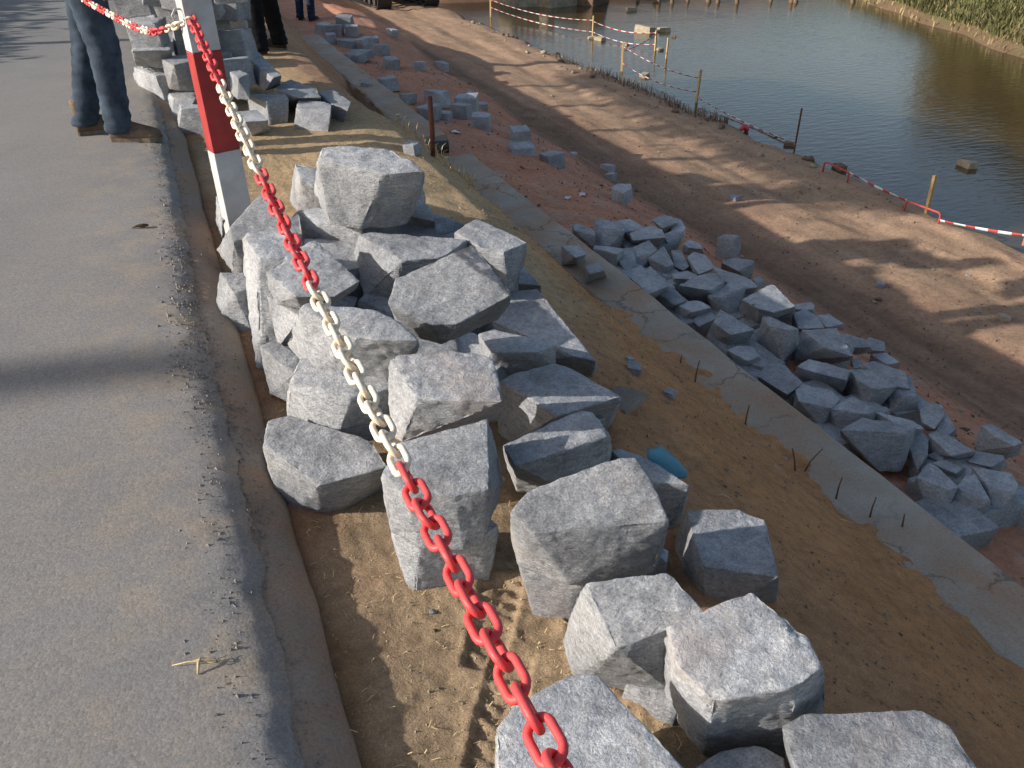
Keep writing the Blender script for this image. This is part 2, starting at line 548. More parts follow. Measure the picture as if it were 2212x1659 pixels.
def zone_col(u, v, z):
    n = fbm(u * 1.3, v * 1.3, o=4, seed=41)
    n2 = fbm(u * 4, v * 4, o=4, seed=42)
    def blend(c, new, wgt): return c * (1 - wgt[..., None]) + np.array(new) * wgt[..., None]
    c = np.zeros(u.shape + (3,)) + np.array((0.33, 0.235, 0.145))                # grey-tan river sand by the kerb
    c = blend(c, (0.235, 0.135, 0.062), sstep(.16, .10, v + .05 * n2) * .8)         # rusty dirt along the kerb
    c = blend(c, (0.27, 0.145, 0.085), sstep(.30, .14, v + .08 * n2) * sstep(-.2, .3, n) * .8)
    c = blend(c, (0.42, 0.22, 0.11), sstep(.72, 1.0, v + .15 * n2) * (1 - sstep(2.6, 3.4, u)))
    c = blend(c, (0.43, 0.30, 0.17), sstep(2.2, 3.2, u + .5 * n) * sstep(.2, .5, v))   # yellow sand
    c = blend(c, (0.46, 0.225, 0.10), sstep(1.25, 1.6, v - .1 * np.clip(u - 1.7, 0, 2.2) + .12 * n2) * .95)
    c = blend(c, (0.37, 0.20, 0.12), sstep(5.5, 7, u) * sstep(.9, 1.4, v) * .8)
    c = blend(c, (0.48, 0.225, 0.135), sstep(2.2, 2.6, v))                          # red laterite
    c = blend(c, (0.46, 0.275, 0.19), sstep(2.2, 2.6, v) * sstep(.0, .5, n2))
    c = blend(c, (0.29, 0.165, 0.105), sstep(4.5, 5.0, v + .25 * n))                 # trodden track
    c = blend(c, (0.36, 0.235, 0.15), sstep(5.2, 6.6, v + .5 * n))  # sunlit part of the track, painted paler into the earth colour
    c = blend(c, (0.20, 0.13, 0.085), np.exp(-((v - 5.35) / .3) ** 2) * .7)
    st = fbm(u * .35, v * 5.5, o=4, seed=44)
    c = c * (1 + (.42 * st * sstep(4.4, 5, v) * (1 - sstep(7.6, 8, v)))[..., None])
    c = blend(c, (0.17, 0.125, 0.075), sstep(8.0, 8.35, v))                         # wet mud
    fb = v - far_bank_v(u)
    c = blend(c, (0.16, 0.105, 0.062), sstep(-.8, -.1, fb))
    c = blend(c, (0.09, 0.095, 0.035), sstep(.1, .9, fb + .8 * n))
    c = blend(c, (0.24, 0.14, 0.09), sstep(26, 28, u) * sstep(8, 9, v) * (1 - sstep(.5, 1.5, fb)))
    return c


gcol = zone_col(UU, VV, ZZ)
ground = struct(mesh_obj('ground', np.c_[VV.ravel(), UU.ravel(), ZZ.ravel()], grid_faces(len(US), len(VS))[:, ::-1], MAT['earth'], smooth=True, colors=gcol.reshape(-1, 3)))

# river
WZ = -2.28
struct(mesh_obj('river', [(7.6, -40, WZ), (60, -40, WZ), (60, 60, WZ), (7.6, 60, WZ)], [(0, 1, 2, 3)], MAT['water']))

# road: asphalt sheet with a ragged, rounded edge
ru = axis([(-30, -1, 2), (-1, 5, .02), (5, 12, .06), (12, 60, 1.0)])
rv = np.array([-8, -5, -3, -1.6, -.8, -.4, -.2, -.12, -.08, -.06, -.04, -.025, -.01, .005, .02, .032])
RU, RV = np.meshgrid(ru, rv, indexing='ij')
rag = 0.012 * fbm(RU * 9, RU * 0 + .5, o=3, seed=51) + .016 * fbm(RU * 30, RV * 12 + .5, o=4, seed=55) + .03 * perlin(RU * .8, RU * 0, seed=52)
ew = sstep(-.4, -.05, RV)
RVV = RV + rag * ew - .035 * ew
RZ = .004 * perlin(RU * .7, RV * .7, seed=53) - np.interp(RV, [-.16, -.06, -.025, -.01, .005, .02, .032], [0, .004, .010, .016, .024, .036, .08])
RZ = RZ + .007 * fbm(RU * 34, RV * 34, o=3, seed=54) * ew
struct(mesh_obj('road', np.c_[RVV.ravel(), RU.ravel(), RZ.ravel()], grid_faces(len(ru), len(rv))[:, ::-1], MAT['asphalt'], smooth=True))
# concrete haunch below the asphalt edge
kv = np.array([-.06, -.03, 0, .03, .055, .075, .09, .10, .108])
kz = np.array([-.034, -.036, -.040, -.049, -.061, -.076, -.094, -.116, -.20])
ku = axis([(-30, -1, 2), (-1, 5, .03), (5, 14, .1), (14, 60, 2)])
KU, KVV = np.meshgrid(ku, kv, indexing='ij')
KZZ = np.interp(KVV, kv, kz) + .007 * fbm(KU * 4, KVV * 9, o=4, seed=61) + .005 * fbm(KU * 22, KVV * 22, o=3, seed=63)
KVo = KVV + .018 * fbm(KU * 2.2, KVV * 0, o=4, seed=62)
struct(mesh_obj('kerb', np.c_[KVo.ravel(), KU.ravel(), KZZ.ravel()], grid_faces(len(ku), len(kv))[:, ::-1], MAT['kerb'], smooth=True))


# toe beam: two lengths of cast concrete, a gap for the drain between them
def make_beam(u0, u1, label, rough):
    us = axis([(u0, u1, .05)])
    prof = [(2.095, -1.25), (2.095, -.80), (2.10, -.762), (2.115, -.752), (2.20, -.748), (2.30, -.748), (2.40, -.751), (2.415, -.757), (2.425, -.80), (2.425, -1.25)]
    pv = np.array(prof)
    UUb, JJ = np.meshgrid(us, np.arange(len(prof)), indexing='ij')
    v, z = pv[JJ, 0], pv[JJ, 1]
    n = fbm(UUb * 3, v * 7, z * 7, o=3, seed=71); n2 = perlin(UUb * .6, JJ * 0.01, seed=72)
    side = np.where((JJ >= 1) & (JJ <= 3), 1, .35)
    P = np.c_[(v + side * rough * n + .012 * n2).ravel(), UUb.ravel(), (z + .006 * n + np.where((JJ > 1) & (JJ < 8), .012 * n2, 0)).ravel()]
    m = len(prof)
    fs = [tuple(f[::-1]) for f in grid_faces(len(us), m)]
    fs += [tuple(range(m)), tuple(range((len(us) - 1) * m, len(us) * m))[::-1]]
    return tag(mesh_obj('concrete_beam', P, fs, MAT['beam'], smooth=False), label, 'concrete beam')


bA = make_beam(-2.5, 6.78, 'long cracked concrete beam running between the sand slope and the riprap', .024)
bB = make_beam(7.46, 13.5, 'farther eroded length of concrete beam beyond the drain pipe', .05)


def surf_z(u, v):
    """top surface near the road edge: asphalt, haunch or sand"""
    zr = np.where(v < .0, -np.interp(v, [-.2, -.095, -.06, -.045, -.03, -.015], [0, .004, .010, .016, .024, .036]), -9)
    zk = np.where((v > -.06) & (v < .11), np.interp(v, kv, kz), -9)
    return np.maximum(np.maximum(zr, zk), ground_z(u, v))


def grit(n, u_, v_, s0, s1, seed, name, mat, label):
    r = np.random.default_rng(seed)
    s = (s0 + (s1 - s0) * r.random(n) ** 3)[:, None, None]
    t = np.array([[1, 0, -.4], [-.5, .87, -.4], [-.5, -.87, -.4], [0, 0, .9]])[None] * (1 + .45 * r.normal(size=(n, 4, 3)))
    base = np.c_[v_, u_, surf_z(u_, v_)][:, None, :]
    a = r.uniform(0, 6.28, n); ca, sa = np.cos(a)[:, None], np.sin(a)[:, None]
    x = t[..., 0] * ca - t[..., 1] * sa; y = t[..., 0] * sa + t[..., 1] * ca
    P = (np.stack([x, y, t[..., 2]], -1) * s + base).reshape(-1, 3)
    k = np.arange(n)[:, None] * 4
    Fc = np.concatenate([k + np.array([[0, 1, 3]]), k + np.array([[1, 2, 3]]), k + np.array([[2, 0, 3]]), k + np.array([[0, 2, 1]])])
    stuff(mesh_obj(name, P, Fc, MAT[mat]), label)


G_ = np.random.default_rng(99)
gu_ = .6 + 5.5 * G_.random(9000) ** 1.6
grit(9000, gu_, -.045 + .045 * G_.normal(size=9000) + .03 * perlin(gu_ * .8, gu_ * 0, seed=52), .0014, .0075, 71, 'road_grit', 'asphalt', 'crumbled asphalt grit along the broken road edge')
gu_ = .6 + 4.5 * G_.random(6000) ** 1.6
grit(6000, gu_, .10 + .75 * G_.random(6000), .0008, .0045, 72, 'sand_grit', 'wstone', 'coarse grains on the sand beside the near pile')
gu_ = .7 + 6.5 * G_.random(5000) ** 1.3
grit(5000, gu_, 1.0 + 1.1 * G_.random(5000), .0015, .008, 73, 'slope_grit', 'slab', 'loose brown crumbs on the sand slope')
gu_ = 1.2 + 12 * G_.random(9000) ** 1.3
grit(9000, gu_, 2.5 + 5.4 * G_.random(9000), .003, .018, 74, 'track_grit', 'bstone', 'loose reddish crumbs on the red slope and the track')

# ------------------------------------------------------------------ stones
FR = dict(n=(0, 0, 1), a=(0, 0, .25), p=(270, 0, .125), b=(553, 0, .25), q=(1188, 432, .25), s=(1404, 540, .25), t=(1659, 756, .25))


def rock_mesh(pts, L, amp, seed, bev=0.009, rag=1.0):
    """convex block through the given corners, edges chipped, faces broken up"""
    bm = bmesh.new()
    for p in pts: bm.verts.new(p)
    r = bmesh.ops.convex_hull(bm, input=bm.verts)
    junk = [g for g in r['geom_interior'] + r['geom_unused'] if isinstance(g, bmesh.types.BMVert) and g.is_valid]
    bmesh.ops.delete(bm, geom=list(set(junk)), context='VERTS')
    bmesh.ops.dissolve_limit(bm, angle_limit=math.radians(15), verts=bm.verts, edges=bm.edges)
    c = np.mean([v.co[:] for v in bm.verts], axis=0)
    size = max((np.ptp([v.co[:] for v in bm.verts], axis=0)).mean(), .02)
    es = [e for e in bm.edges if len(e.link_faces) == 2 and e.calc_face_angle(0) > .25]
    try:
        bmesh.ops.bevel(bm, geom=es, offset=size * bev, segments=1, affect='EDGES', clamp_overlap=True)
    except Exception:
        pass
    bmesh.ops.triangulate(bm, faces=bm.faces)
    for _ in range(7):
        le = [e for e in bm.edges if e.calc_length() > L * 1.5]
        if not le: break
        bmesh.ops.subdivide_edges(bm, edges=le, cuts=1, smooth=0)
        bmesh.ops.triangulate(bm, faces=[f for f in bm.faces if len(f.verts) > 3])
    bmesh.ops.remove_doubles(bm, verts=bm.verts, dist=L * .08)
    bm.normal_update()
    V = np.array([v.co[:] for v in bm.verts]); N = np.array([v.normal[:] for v in bm.verts])
    k = 1 / size
    o = seed * 3.17
    x, y, z = (V * k).T
    d = amp * (.40 * fbm(x * 1.6 + o, y * 1.6, z * 1.6, 3, seed) + .4 * np.abs(fbm(x * 4.2, y * 4.2 + o, z * 4.2, 3, seed + 5)) + .1)
    d = d + amp * .5 * fbm(x * 9, y * 9, z * 9 + o, 4, seed + 9)
    # conchoidal chips
    d = d - amp * 1.0 * rag * np.clip(perlin(x * 2.6, y * 2.6 + 9, z * 2.6 + o, seed=seed + 3) - .30, 0, 1) * 2.4
    we = np.zeros(len(V))
    bm.verts.index_update()
    for e_ in bm.edges:
        if len(e_.link_faces) == 2 and e_.calc_face_angle(0) > .3:
            for v_ in e_.verts: we[v_.index] = 1
    w2 = we.copy()
    for e_ in bm.edges:
        i_, j_ = e_.verts[0].index, e_.verts[1].index
        if we[i_] and not we[j_]: w2[j_] = max(w2[j_], .55)
        if we[j_] and not we[i_]: w2[i_] = max(w2[i_], .55)
    d = d - .034 * w2 * np.clip(fbm(x * 5 + o, y * 5, z * 5, 3, seed + 21) + .05, 0, .6)
    d = d + amp * .30 * (.5 - 2.0 * np.abs(fbm(x * 6.5, y * 6.5 + o, z * 6.5, 3, seed + 31))) * (1 - w2)
    V2 = V + N * (d * size)[:, None]
    for v, p in zip(bm.verts, V2): v.co = p
    return bm, c


ROCKS = []


def add_rock(pts, L, amp, seed, name, label, group=None, mat='rock', cat='stone', bev=.009, jig=0.0):
    pts = np.array(pts)
    if jig:
        r = np.random.default_rng(seed)
        m = pts.mean(0)
        R = np.array(Matrix.Rotation(r.uniform(-jig, jig), 3, 'X') @ Matrix.Rotation(r.uniform(-jig, jig), 3, 'Y'))
        pts = m + ((pts - m) * 1.05) @ R.T
    base = np.array([pts[:, 0].mean(), pts[:, 1].mean(), pts[:, 2].min()])
    bm, c = rock_mesh(pts - base, L, amp, seed, bev)
    o = bm_obj(name, bm, MAT[mat], smooth=True)
    o.data.set_sharp_from_angle(angle=math.radians(38))
    o.location = base
    tag(o, label, cat, group)
    ROCKS.append(o)
    return o


def px(fr, p):
    x0, y0, k = FR[fr]
    return x0 + p[0] * k, y0 + p[1] * k


def rock(i, fr, T, B, label, zb=None, zt=None, bk=0.0, lift=0.0, pair=None, L=None, amp=.026, name='granite_block', group=None, drop=0.0, jig=0.0):
    T = [px(fr, p) for p in T]; B = [px(fr, p) for p in B]
    if zb is None:
        bx = sum(p[0] for p in B) / len(B); by = max(p[1] for p in B)
        zb = float(ray_ground(bx, by, lift)[2])
    yC = max(p[1] for p in T); y0 = min(p[1] for p in T)
    if zt is None:
        if pair: tp, bp = T[pair[0]], B[pair[1]]
        else:
            best = None
            for tp in T:
                for bp in B:
                    if bp[1] > tp[1] + 4:
                        s_ = abs(bp[0] - tp[0]) - .35 * tp[1] + .0 * bp[1]
                        if best is None or s_ < best[0]: best = (s_, tp, bp)
            tp, bp = best[1], best[2]
        q = at(bp[0], bp[1], zb); rr = math.hypot(q[0], q[1])
        d = ray(*tp)
        zt = H + rr * d[2] / math.hypot(d[0], d[1])
        wpx = max(p[0] for p in T + B) - min(p[0] for p in T + B)
        wm = wpx * S * depth(q) / F
        zt = zb + min(max(zt - zb, .52 * wm), 1.05 * wm)
    pts = []
    for p in T:
        k = (yC - p[1]) / max(yC - y0, 1)
        pts.append(at(p[0], p[1], zt + bk * k))
    tp3 = np.array(pts)
    cen = tp3.mean(0)
    for p in B: pts.append(at(p[0], p[1], zb))
    rng_c = np.hypot(cen[0], cen[1])
    for p in tp3:                                            # hidden far bottom corners
        if np.hypot(p[0], p[1]) > rng_c:
            g = cen + (p - cen) * .92
            pts.append(np.array([g[0], g[1], zb - drop]))
    if group == NP:
        m_ = np.mean(pts, axis=0)
        pts = [m_ + (q - m_) * np.array([1.04, 1.04, 1.02]) for q in pts]
    dd = depth(cen)
    if L is None: L = max(.010, dd * 3.6 / F)
    return add_rock(pts, L, amp, 100 + i, name, label, group, jig=jig)


def block(i, x, y, wpx, label, yaw=0.0, hr=.75, dr=.9, lift=0.0, z=None, tilt=.12, group=None, mat='rock', name='granite_block', amp=.034, cat='stone'):
    """irregular block standing on the ground; (x, y) is the photo position of its near bottom edge"""
    p = ray_ground(x, y, lift) if z is None else at(x, y, z)
    r = np.random.default_rng(1000 + i)
    wm = wpx * S * depth(p) / F
    wd, dp, h = wm, wm * dr, wm * hr
    d = p - CAM; d[2] = 0; d /= np.linalg.norm(d)
    c = p + d * dp * .5
    if z is None: c[2] = float(ground_z(c[1], c[0], False)) + lift - .03 * h
    R = Matrix.Rotation(yaw, 3, 'Z') @ Matrix.Rotation(r.uniform(-tilt, tilt), 3, 'X') @ Matrix.Rotation(r.uniform(-tilt, tilt), 3, 'Y')
    pts = []
    for sx in (-.5, .5):
        for sy in (-.5, .5):
            for sz in (0, 1):
                j = r.uniform(-.075, .075, 3)
                k = 1.0 if sz == 0 else .93
                v = Vector(((sx * k + j[0]) * wd, (sy * k + j[1]) * dp, (sz + j[2] * (1 if sz else .3)) * h))
                pts.append(np.array(c) + np.array(R @ v))
    return add_rock(pts, max(.012, depth(p) * 4.0 / F), amp, 1000 + i, name, label, group, mat, cat)


NP = 'stones of the nearest pile'
# nearest pile: corners read off the photograph, (top corners), (visible bottom corners)
rock(1, 'n', [(1078, 1572), (1120, 1525), (1200, 1482), (1240, 1459), (1290, 1464), (1363, 1536), (1475, 1665), (1330, 1830), (1090, 1800)], [(1080, 1850), (1470, 1800)], 'pale block at the bottom edge under the lowest red chain links', zb=-.14, zt=.10, amp=.022, group=NP)
rock(2, 'n', [(1268, 1264), (1325, 1249), (1440, 1240), (1521, 1329), (1446, 1362), (1333, 1400)], [(1231, 1344), (1219, 1404), (1238, 1462), (1318, 1490), (1430, 1470)], 'ridged block right of the boot prints, between the central boulder and the bottom blocks', zb=-.13, zt=.10, bk=.07, group=NP)
rock(3, 'n', [(1448, 1357), (1623, 1284), (1674, 1321), (1740, 1379), (1772, 1440), (1711, 1485), (1545, 1512), (1470, 1440)], [(1419, 1452), (1444, 1522), (1521, 1631), (1700, 1570), (1776, 1536)], 'large block with a rosy front corner near the bottom right', zb=-.12, zt=.13, bk=.04, group=NP)
rock(4, 'n', [(1700, 1572), (1740, 1547), (1835, 1533), (1988, 1536), (2047, 1573), (2105, 1660), (2050, 1790), (1760, 1780)], [(1720, 1760), (1760, 1880), (2100, 1820)], 'broad pale block cut off at the bottom right of the picture', zb=-.17, zt=.06, amp=.02, group=NP)
rock(5, 'n', [(1500, 1664), (1560, 1625), (1640, 1613), (1690, 1640), (1700, 1760), (1530, 1780)], [(1520, 1850), (1690, 1800)], 'low block wedged between two big ones at the bottom edge', zb=-.16, zt=.0, group=NP)
rock(6, 'n', [(1486, 1105), (1590, 1103), (1648, 1125), (1662, 1180), (1678, 1245), (1521, 1222)], [(1455, 1180), (1451, 1238), (1482, 1262), (1522, 1332), (1625, 1290), (1674, 1297)], 'shaded flat-topped block on the slope, rightmost of the near pile', zb=-.22, pair=(5, 3), bk=.02, group=NP)
rock(7, 'n', [(1111, 1103), (1148, 1063), (1241, 1018), (1323, 993), (1368, 993), (1401, 1038), (1438, 1126), (1301, 1142), (1156, 1150)], [(1109, 1168), (1126, 1223), (1186, 1248), (1236, 1263), (1361, 1243), (1403, 1238), (1427, 1188)], 'biggest pale boulder in the middle, resting on a smaller block', zb=.02, zt=.17, bk=.09, amp=.022, group=NP)
rock(8, 'n', [(1124, 1215), (1190, 1235), (1266, 1250), (1260, 1190), (1150, 1170)], [(1124, 1230), (1140, 1290), (1158, 1344), (1231, 1350), (1262, 1300)], 'small block half hidden under the biggest boulder', zb=-.135, zt=.03, group=NP)
rock(9, 'n', [(1408, 1190), (1428, 1182), (1443, 1190), (1440, 1215)], [(1408, 1236), (1438, 1242), (1445, 1220)], 'fist-sized stone beside the right foot of the biggest boulder', zb=-.16, zt=-.06, group=NP)
rock(10, 'n', [(829, 1023), (868, 958), (923, 939), (985, 922), (1050, 908), (1056, 990), (1052, 1055), (980, 1070), (880, 1062)], [(836, 1080), (851, 1149), (910, 1183), (1000, 1183), (1040, 1173), (1066, 1095), (1086, 1043)], 'block crossed by the chain where it turns from cream to red', zb=.03, zt=.17, bk=.06, amp=.022, group=NP)
rock(11, 'n', [(850, 1140), (910, 1170), (1040, 1160), (1072, 1135), (1020, 1100), (880, 1110)], [(850, 1160), (856, 1195), (889, 1284), (900, 1287), (975, 1276), (1050, 1259), (1066, 1180)], 'dark-fronted block underneath, standing on the sand with boot prints', zb=-.13, zt=.04, group=NP)
rock(12, 'n', [(575, 963), (582, 912), (627, 899), (720, 930), (800, 955), (831, 1008), (760, 1015), (690, 1048)], [(578, 993), (602, 1030), (622, 1066), (643, 1103), (685, 1112), (726, 1110), (765, 1092), (826, 1058)], 'dark bluish block at the road side, lowest left of the near pile', zb=-.13, pair=(7, 4), bk=.05, group=NP)
rock(13, 'n', [(652, 775), (632, 822), (757, 858), (848, 838), (800, 780)], [(622, 868), (624, 902), (648, 922), (720, 968), (802, 954), (848, 939)], 'block with a sharp front ridge above the dark roadside one', zb=.01, pair=(2, 3), bk=.03, group=NP)
rock(14, 'n', [(563, 749), (594, 734), (650, 775), (634, 808)], [(570, 790), (574, 826), (589, 851), (624, 868), (632, 840)], 'small brownish pink stone on the road side of the near pile', zb=-.09, zt=.06, bk=.03, group=NP)
rock(15, 'n', [(652, 668), (668, 657), (722, 659), (802, 669), (845, 687), (898, 735), (810, 722), (767, 730)], [(624, 747), (650, 777), (732, 820), (848, 826), (898, 756)], 'block under the cream chain links, its right side in deep shade', zb=.16, pair=(7, 2), bk=.02, group=NP)
rock(16, 'n', [(579, 588), (600, 568), (653, 530), (682, 521), (740, 565), (773, 607), (720, 640), (640, 640)], [(583, 620), (600, 652), (655, 668), (712, 660), (765, 625)], 'flat-lying pale block below the upper red chain links', zb=.19, zt=.27, bk=.06, group=NP)
rock(17, 'n', [(579, 642), (595, 635), (662, 654), (648, 685)], [(592, 704), (602, 748), (628, 746), (645, 715)], 'narrow grey stone squeezed beneath the flat pale block', zb=.04, zt=.17, group=NP)
rock(18, 'n', [(528, 516), (540, 506), (608, 503), (645, 510), (625, 556), (560, 556)], [(530, 600), (545, 660), (553, 737), (556, 793), (568, 797), (592, 735), (600, 660)], 'tall upright dark slab with a rounded top on the road side', zb=-.11, zt=.28, bk=.0, group=NP)
rock(19, 'n', [(477, 590), (530, 592), (546, 622), (505, 632)], [(470, 655), (463, 712), (505, 724), (552, 731), (556, 690)], 'dark mottled block leaning on the tall slab at the kerb', zb=-.13, pair=(3, 2), bk=.0, group=NP)
rock(20, 'n', [(500, 490), (563, 420), (584, 430), (606, 468), (640, 503), (560, 515), (505, 520)], [(472, 540), (486, 566), (505, 588), (530, 590), (600, 560)], 'pale slanting block in front of the red and white post', zb=-.02, zt=.15, bk=.10, group=NP)
rock(21, 'n', [(468, 426), (491, 424), (508, 470), (480, 475)], [(467, 492), (480, 524), (510, 515)], 'bright narrow stone left of the foot of the post', zb=-.13, zt=.04, bk=.02, group=NP)
rock(22, 'n', [(639, 355), (650, 360), (688, 367), (692, 400), (650, 390)], [(627, 436), (645, 462), (675, 458), (702, 442)], 'white-edged stone behind the topmost block', zb=-.13, zt=.13, group=NP)
rock(23, 'n', [(648, 455), (680, 450), (708, 447), (775, 470), (780, 496), (740, 490), (690, 480)], [(650, 502), (690, 532), (735, 562), (766, 586), (784, 560)], 'block carrying the topmost one, left of a dark cleft', zb=-.03, zt=.17, bk=.02, group=NP)
rock(24, 'n', [(690, 345), (700, 320), (728, 317), (788, 321), (838, 323), (868, 343), (913, 370), (825, 376), (785, 362)], [(686, 400), (684, 418), (700, 440), (735, 468), (778, 493), (875, 484), (900, 450), (908, 415)], 'topmost big block crowning the near pile', zb=.20, zt=.43, bk=.04, amp=.024, group=NP)
rock(25, 'n', [(880, 465), (904, 432), (926, 445), (938, 478)], [(861, 512), (946, 513), (940, 500)], 'dark stone behind the crowning block, on the sand side', zb=.0, zt=.13, group=NP)
rock(26, 'n', [(777, 508), (806, 505), (856, 515), (931, 515), (1006, 518), (950, 556), (868, 562), (801, 524)], [(766, 566), (766, 590), (790, 640), (850, 652), (864, 610)], 'light block with a pointed shadow on its front', zb=.05, zt=.23, bk=.0, group=NP)
rock(27, 'n', [(844, 655), (860, 602), (896, 594), (956, 555), (1021, 530), (1040, 555), (1086, 615), (1099, 638), (1035, 672), (985, 700), (930, 700)], [(860, 690), (922, 726), (955, 742), (1000, 730), (1072, 690), (1097, 662)], 'largest bright block leaning towards the viewer in the upper pile', zb=.20, zt=.30, bk=.13, amp=.022, group=NP)
rock(28, 'n', [(986, 503), (1031, 474), (1098, 503), (1136, 523), (1088, 545), (1040, 535)], [(990, 515), (1042, 560), (1072, 592), (1099, 638), (1116, 594), (1130, 567)], 'shaded wedge block on the slope side, above the bright leaning one', zb=.06, pair=(4, 3), bk=.0, group=NP)
rock(29, 'n', [(1108, 585), (1131, 577), (1150, 596), (1167, 616), (1120, 612)], [(1105, 628), (1136, 634), (1167, 632)], 'small shaded stone at the sand edge of the pile', zb=-.16, group=NP)
rock(30, 'n', [(1070, 695), (1098, 632), (1160, 627), (1192, 662), (1235, 709), (1282, 777), (1240, 768), (1130, 722)], [(1050, 750), (1200, 792), (1275, 813), (1286, 795)], 'wide shaded slab sloping down on the sand side', zb=-.16, zt=-.01, bk=.05, amp=.02, group=NP)
rock(31, 'n', [(1036, 722), (1070, 712), (1130, 725), (1198, 744), (1160, 760), (1062, 762)], [(1062, 770), (1078, 818), (1120, 820), (1198, 806)], 'block with a lit front face just below the wide slab', zb=-.05, zt=.09, group=NP)
rock(32, 'n', [(846, 780), (862, 771), (910, 763), (970, 760), (1035, 769), (1062, 779), (1078, 830), (1080, 866), (985, 857), (905, 862)], [(846, 870), (858, 945), (870, 953), (930, 942), (1050, 915), (1076, 906)], 'rosy grey block with a rough dark hollow across its front', zb=.13, zt=.28, bk=.03, amp=.038, group=NP)
rock(33, 'n', [(1083, 824), (1122, 806), (1180, 793), (1210, 788), (1260, 811), (1335, 857), (1285, 875), (1205, 897), (1140, 855)], [(1080, 900), (1082, 952), (1130, 948), (1220, 930), (1300, 935), (1318, 915), (1334, 868)], 'shaded bluish block with a notched front on the sand side', zb=-.15, zt=.08, bk=.0, group=NP)
rock(34, 'n', [(1090, 962), (1130, 942), (1210, 919), (1255, 887), (1278, 894), (1300, 919), (1313, 942), (1200, 982), (1118, 1005)], [(1100, 1000), (1120, 1060), (1150, 1061), (1193, 1038), (1321, 992)], 'pale block behind the biggest boulder with a shadow across its left end', zb=-.08, zt=.13, bk=.03, group=NP)
rock(35, 'n', [(1323, 976), (1341, 973), (1393, 988), (1436, 1010), (1486, 1048), (1403, 1040)], [(1330, 1060), (1436, 1115), (1443, 1147), (1463, 1135), (1478, 1088)], 'shaded block with a blue rag lying on it', zb=-.17, zt=.02, group=NP)
for k, (x, y, wp, z) in enumerate([(800, 700, 230, -.13), (930, 780, 240, -.13), (900, 900, 220, -.13), (1010, 900, 200, -.14), (760, 620, 190, -.13), (880, 620, 200, -.13),
                                   (700, 800, 190, -.13), (1000, 660, 190, -.13), (690, 600, 160, -.13), (760, 905, 150, -.13), (840, 520, 150, -.1), (1210, 1000, 170, -.15), (1420, 1560, 130, -.14), (1580, 1600, 120, -.15)]):
    block(k, x, y, wp, 'stone buried inside the near pile, showing only in a dark gap', yaw=k * .7, hr=.55, z=z, group='stones buried inside the near pile')

RR = 'stones of the riprap beyond the beam'
rr = lambda i, fr, T, B, label, **k: rock(200 + i, fr, T, B, label, group=RR, amp=.028, jig=.07, **{'lift': .07, **k})
rr(1, 'q', [(200, 215), (250, 205), (380, 270), (385, 310), (215, 260)], [(190, 270), (300, 370), (380, 420), (385, 340)], 'dark wedge at the upper tip of the riprap against the beam')
rr(2, 'q', [(385, 180), (600, 185), (630, 205), (635, 260), (420, 235)], [(380, 250), (390, 380), (490, 415), (610, 395), (640, 300)], 'squarish block with a lit top edge, second from the riprap tip')
rr(3, 'q', [(600, 175), (690, 165), (800, 230), (820, 260), (650, 280)], [(640, 330), (720, 380), (800, 290)], 'dark stone tucked behind the squarish block of the riprap')
rr(4, 'q', [(690, 300), (880, 220), (960, 250), (985, 320), (720, 360)], [(700, 375), (730, 390), (980, 350)], 'smooth slab-like stone in the upper riprap')
rr(5, 'q', [(880, 175), (980, 130), (1060, 150), (1100, 190), (970, 240)], [(930, 225), (985, 300), (1090, 260)], 'stone at the far upper edge of the riprap')
rr(6, 'q', [(1060, 150), (1130, 165), (1170, 240), (1150, 280), (1050, 250)], [(1030, 300), (1080, 360), (1160, 330)], 'larger stone at the far upper corner of the riprap, by the track')
rr(7, 'q', [(980, 300), (1090, 255), (1130, 310), (1010, 360)], [(1000, 400), (1090, 430), (1140, 360)], 'small angular stone below the far corner of the riprap')
rr(8, 'q', [(1160, 380), (1200, 345), (1300, 380), (1310, 420), (1200, 410)], [(1150, 430), (1200, 475), (1330, 460)], 'stone catching two bright spots on the track side of the riprap')
rr(9, 'q', [(1455, 320), (1510, 297), (1640, 315), (1600, 350)], [(1430, 480), (1500, 505), (1580, 512), (1612, 500), (1640, 430)], 'lone bright block standing apart beside the track')
rr(10, 'q', [(1480, 555), (1570, 510), (1760, 520), (1750, 550), (1620, 625)], [(1485, 595), (1600, 660), (1740, 672), (1762, 570)], 'block with a white sunlit top just below the lone bright one')
rr(11, 'q', [(380, 420), (400, 395), (600, 420), (640, 430), (580, 480)], [(385, 450), (470, 530), (570, 590), (600, 540)], 'narrow stone along the beam below the squarish block')
rr(12, 'q', [(585, 480), (650, 420), (710, 420), (740, 520), (610, 535)], [(585, 570), (680, 655), (770, 612), (745, 560)], 'dark stone along the beam with a lit patch at its top')
rr(13, 'q', [(715, 415), (850, 350), (920, 430), (880, 470), (730, 470)], [(745, 570), (770, 605), (890, 560)], 'dark block with a bright top right corner in the upper riprap')
rr(14, 'q', [(850, 505), (920, 450), (980, 410), (1065, 545), (1000, 570)], [(865, 570), (900, 640), (970, 672), (1070, 590)], 'block with a bright sloping right face in the upper riprap')
rr(15, 'q', [(690, 685), (860, 575), (940, 640), (1015, 730), (845, 810)], [(710, 705), (850, 838), (1020, 768)], 'flat rhombic stone beside the beam', zt=-.80, zb=-.98)
rr(16, 'q', [(1050, 450), (1130, 450), (1200, 560), (1150, 590), (1080, 560)], [(1070, 600), (1150, 630), (1195, 610)], 'grey stone behind the block with the bright sloping face')
rr(17, 'q', [(1190, 490), (1240, 460), (1340, 480), (1420, 570), (1290, 620)], [(1195, 570), (1290, 650), (1330, 655), (1422, 600)], 'pale peaked block on the track side of the upper riprap')
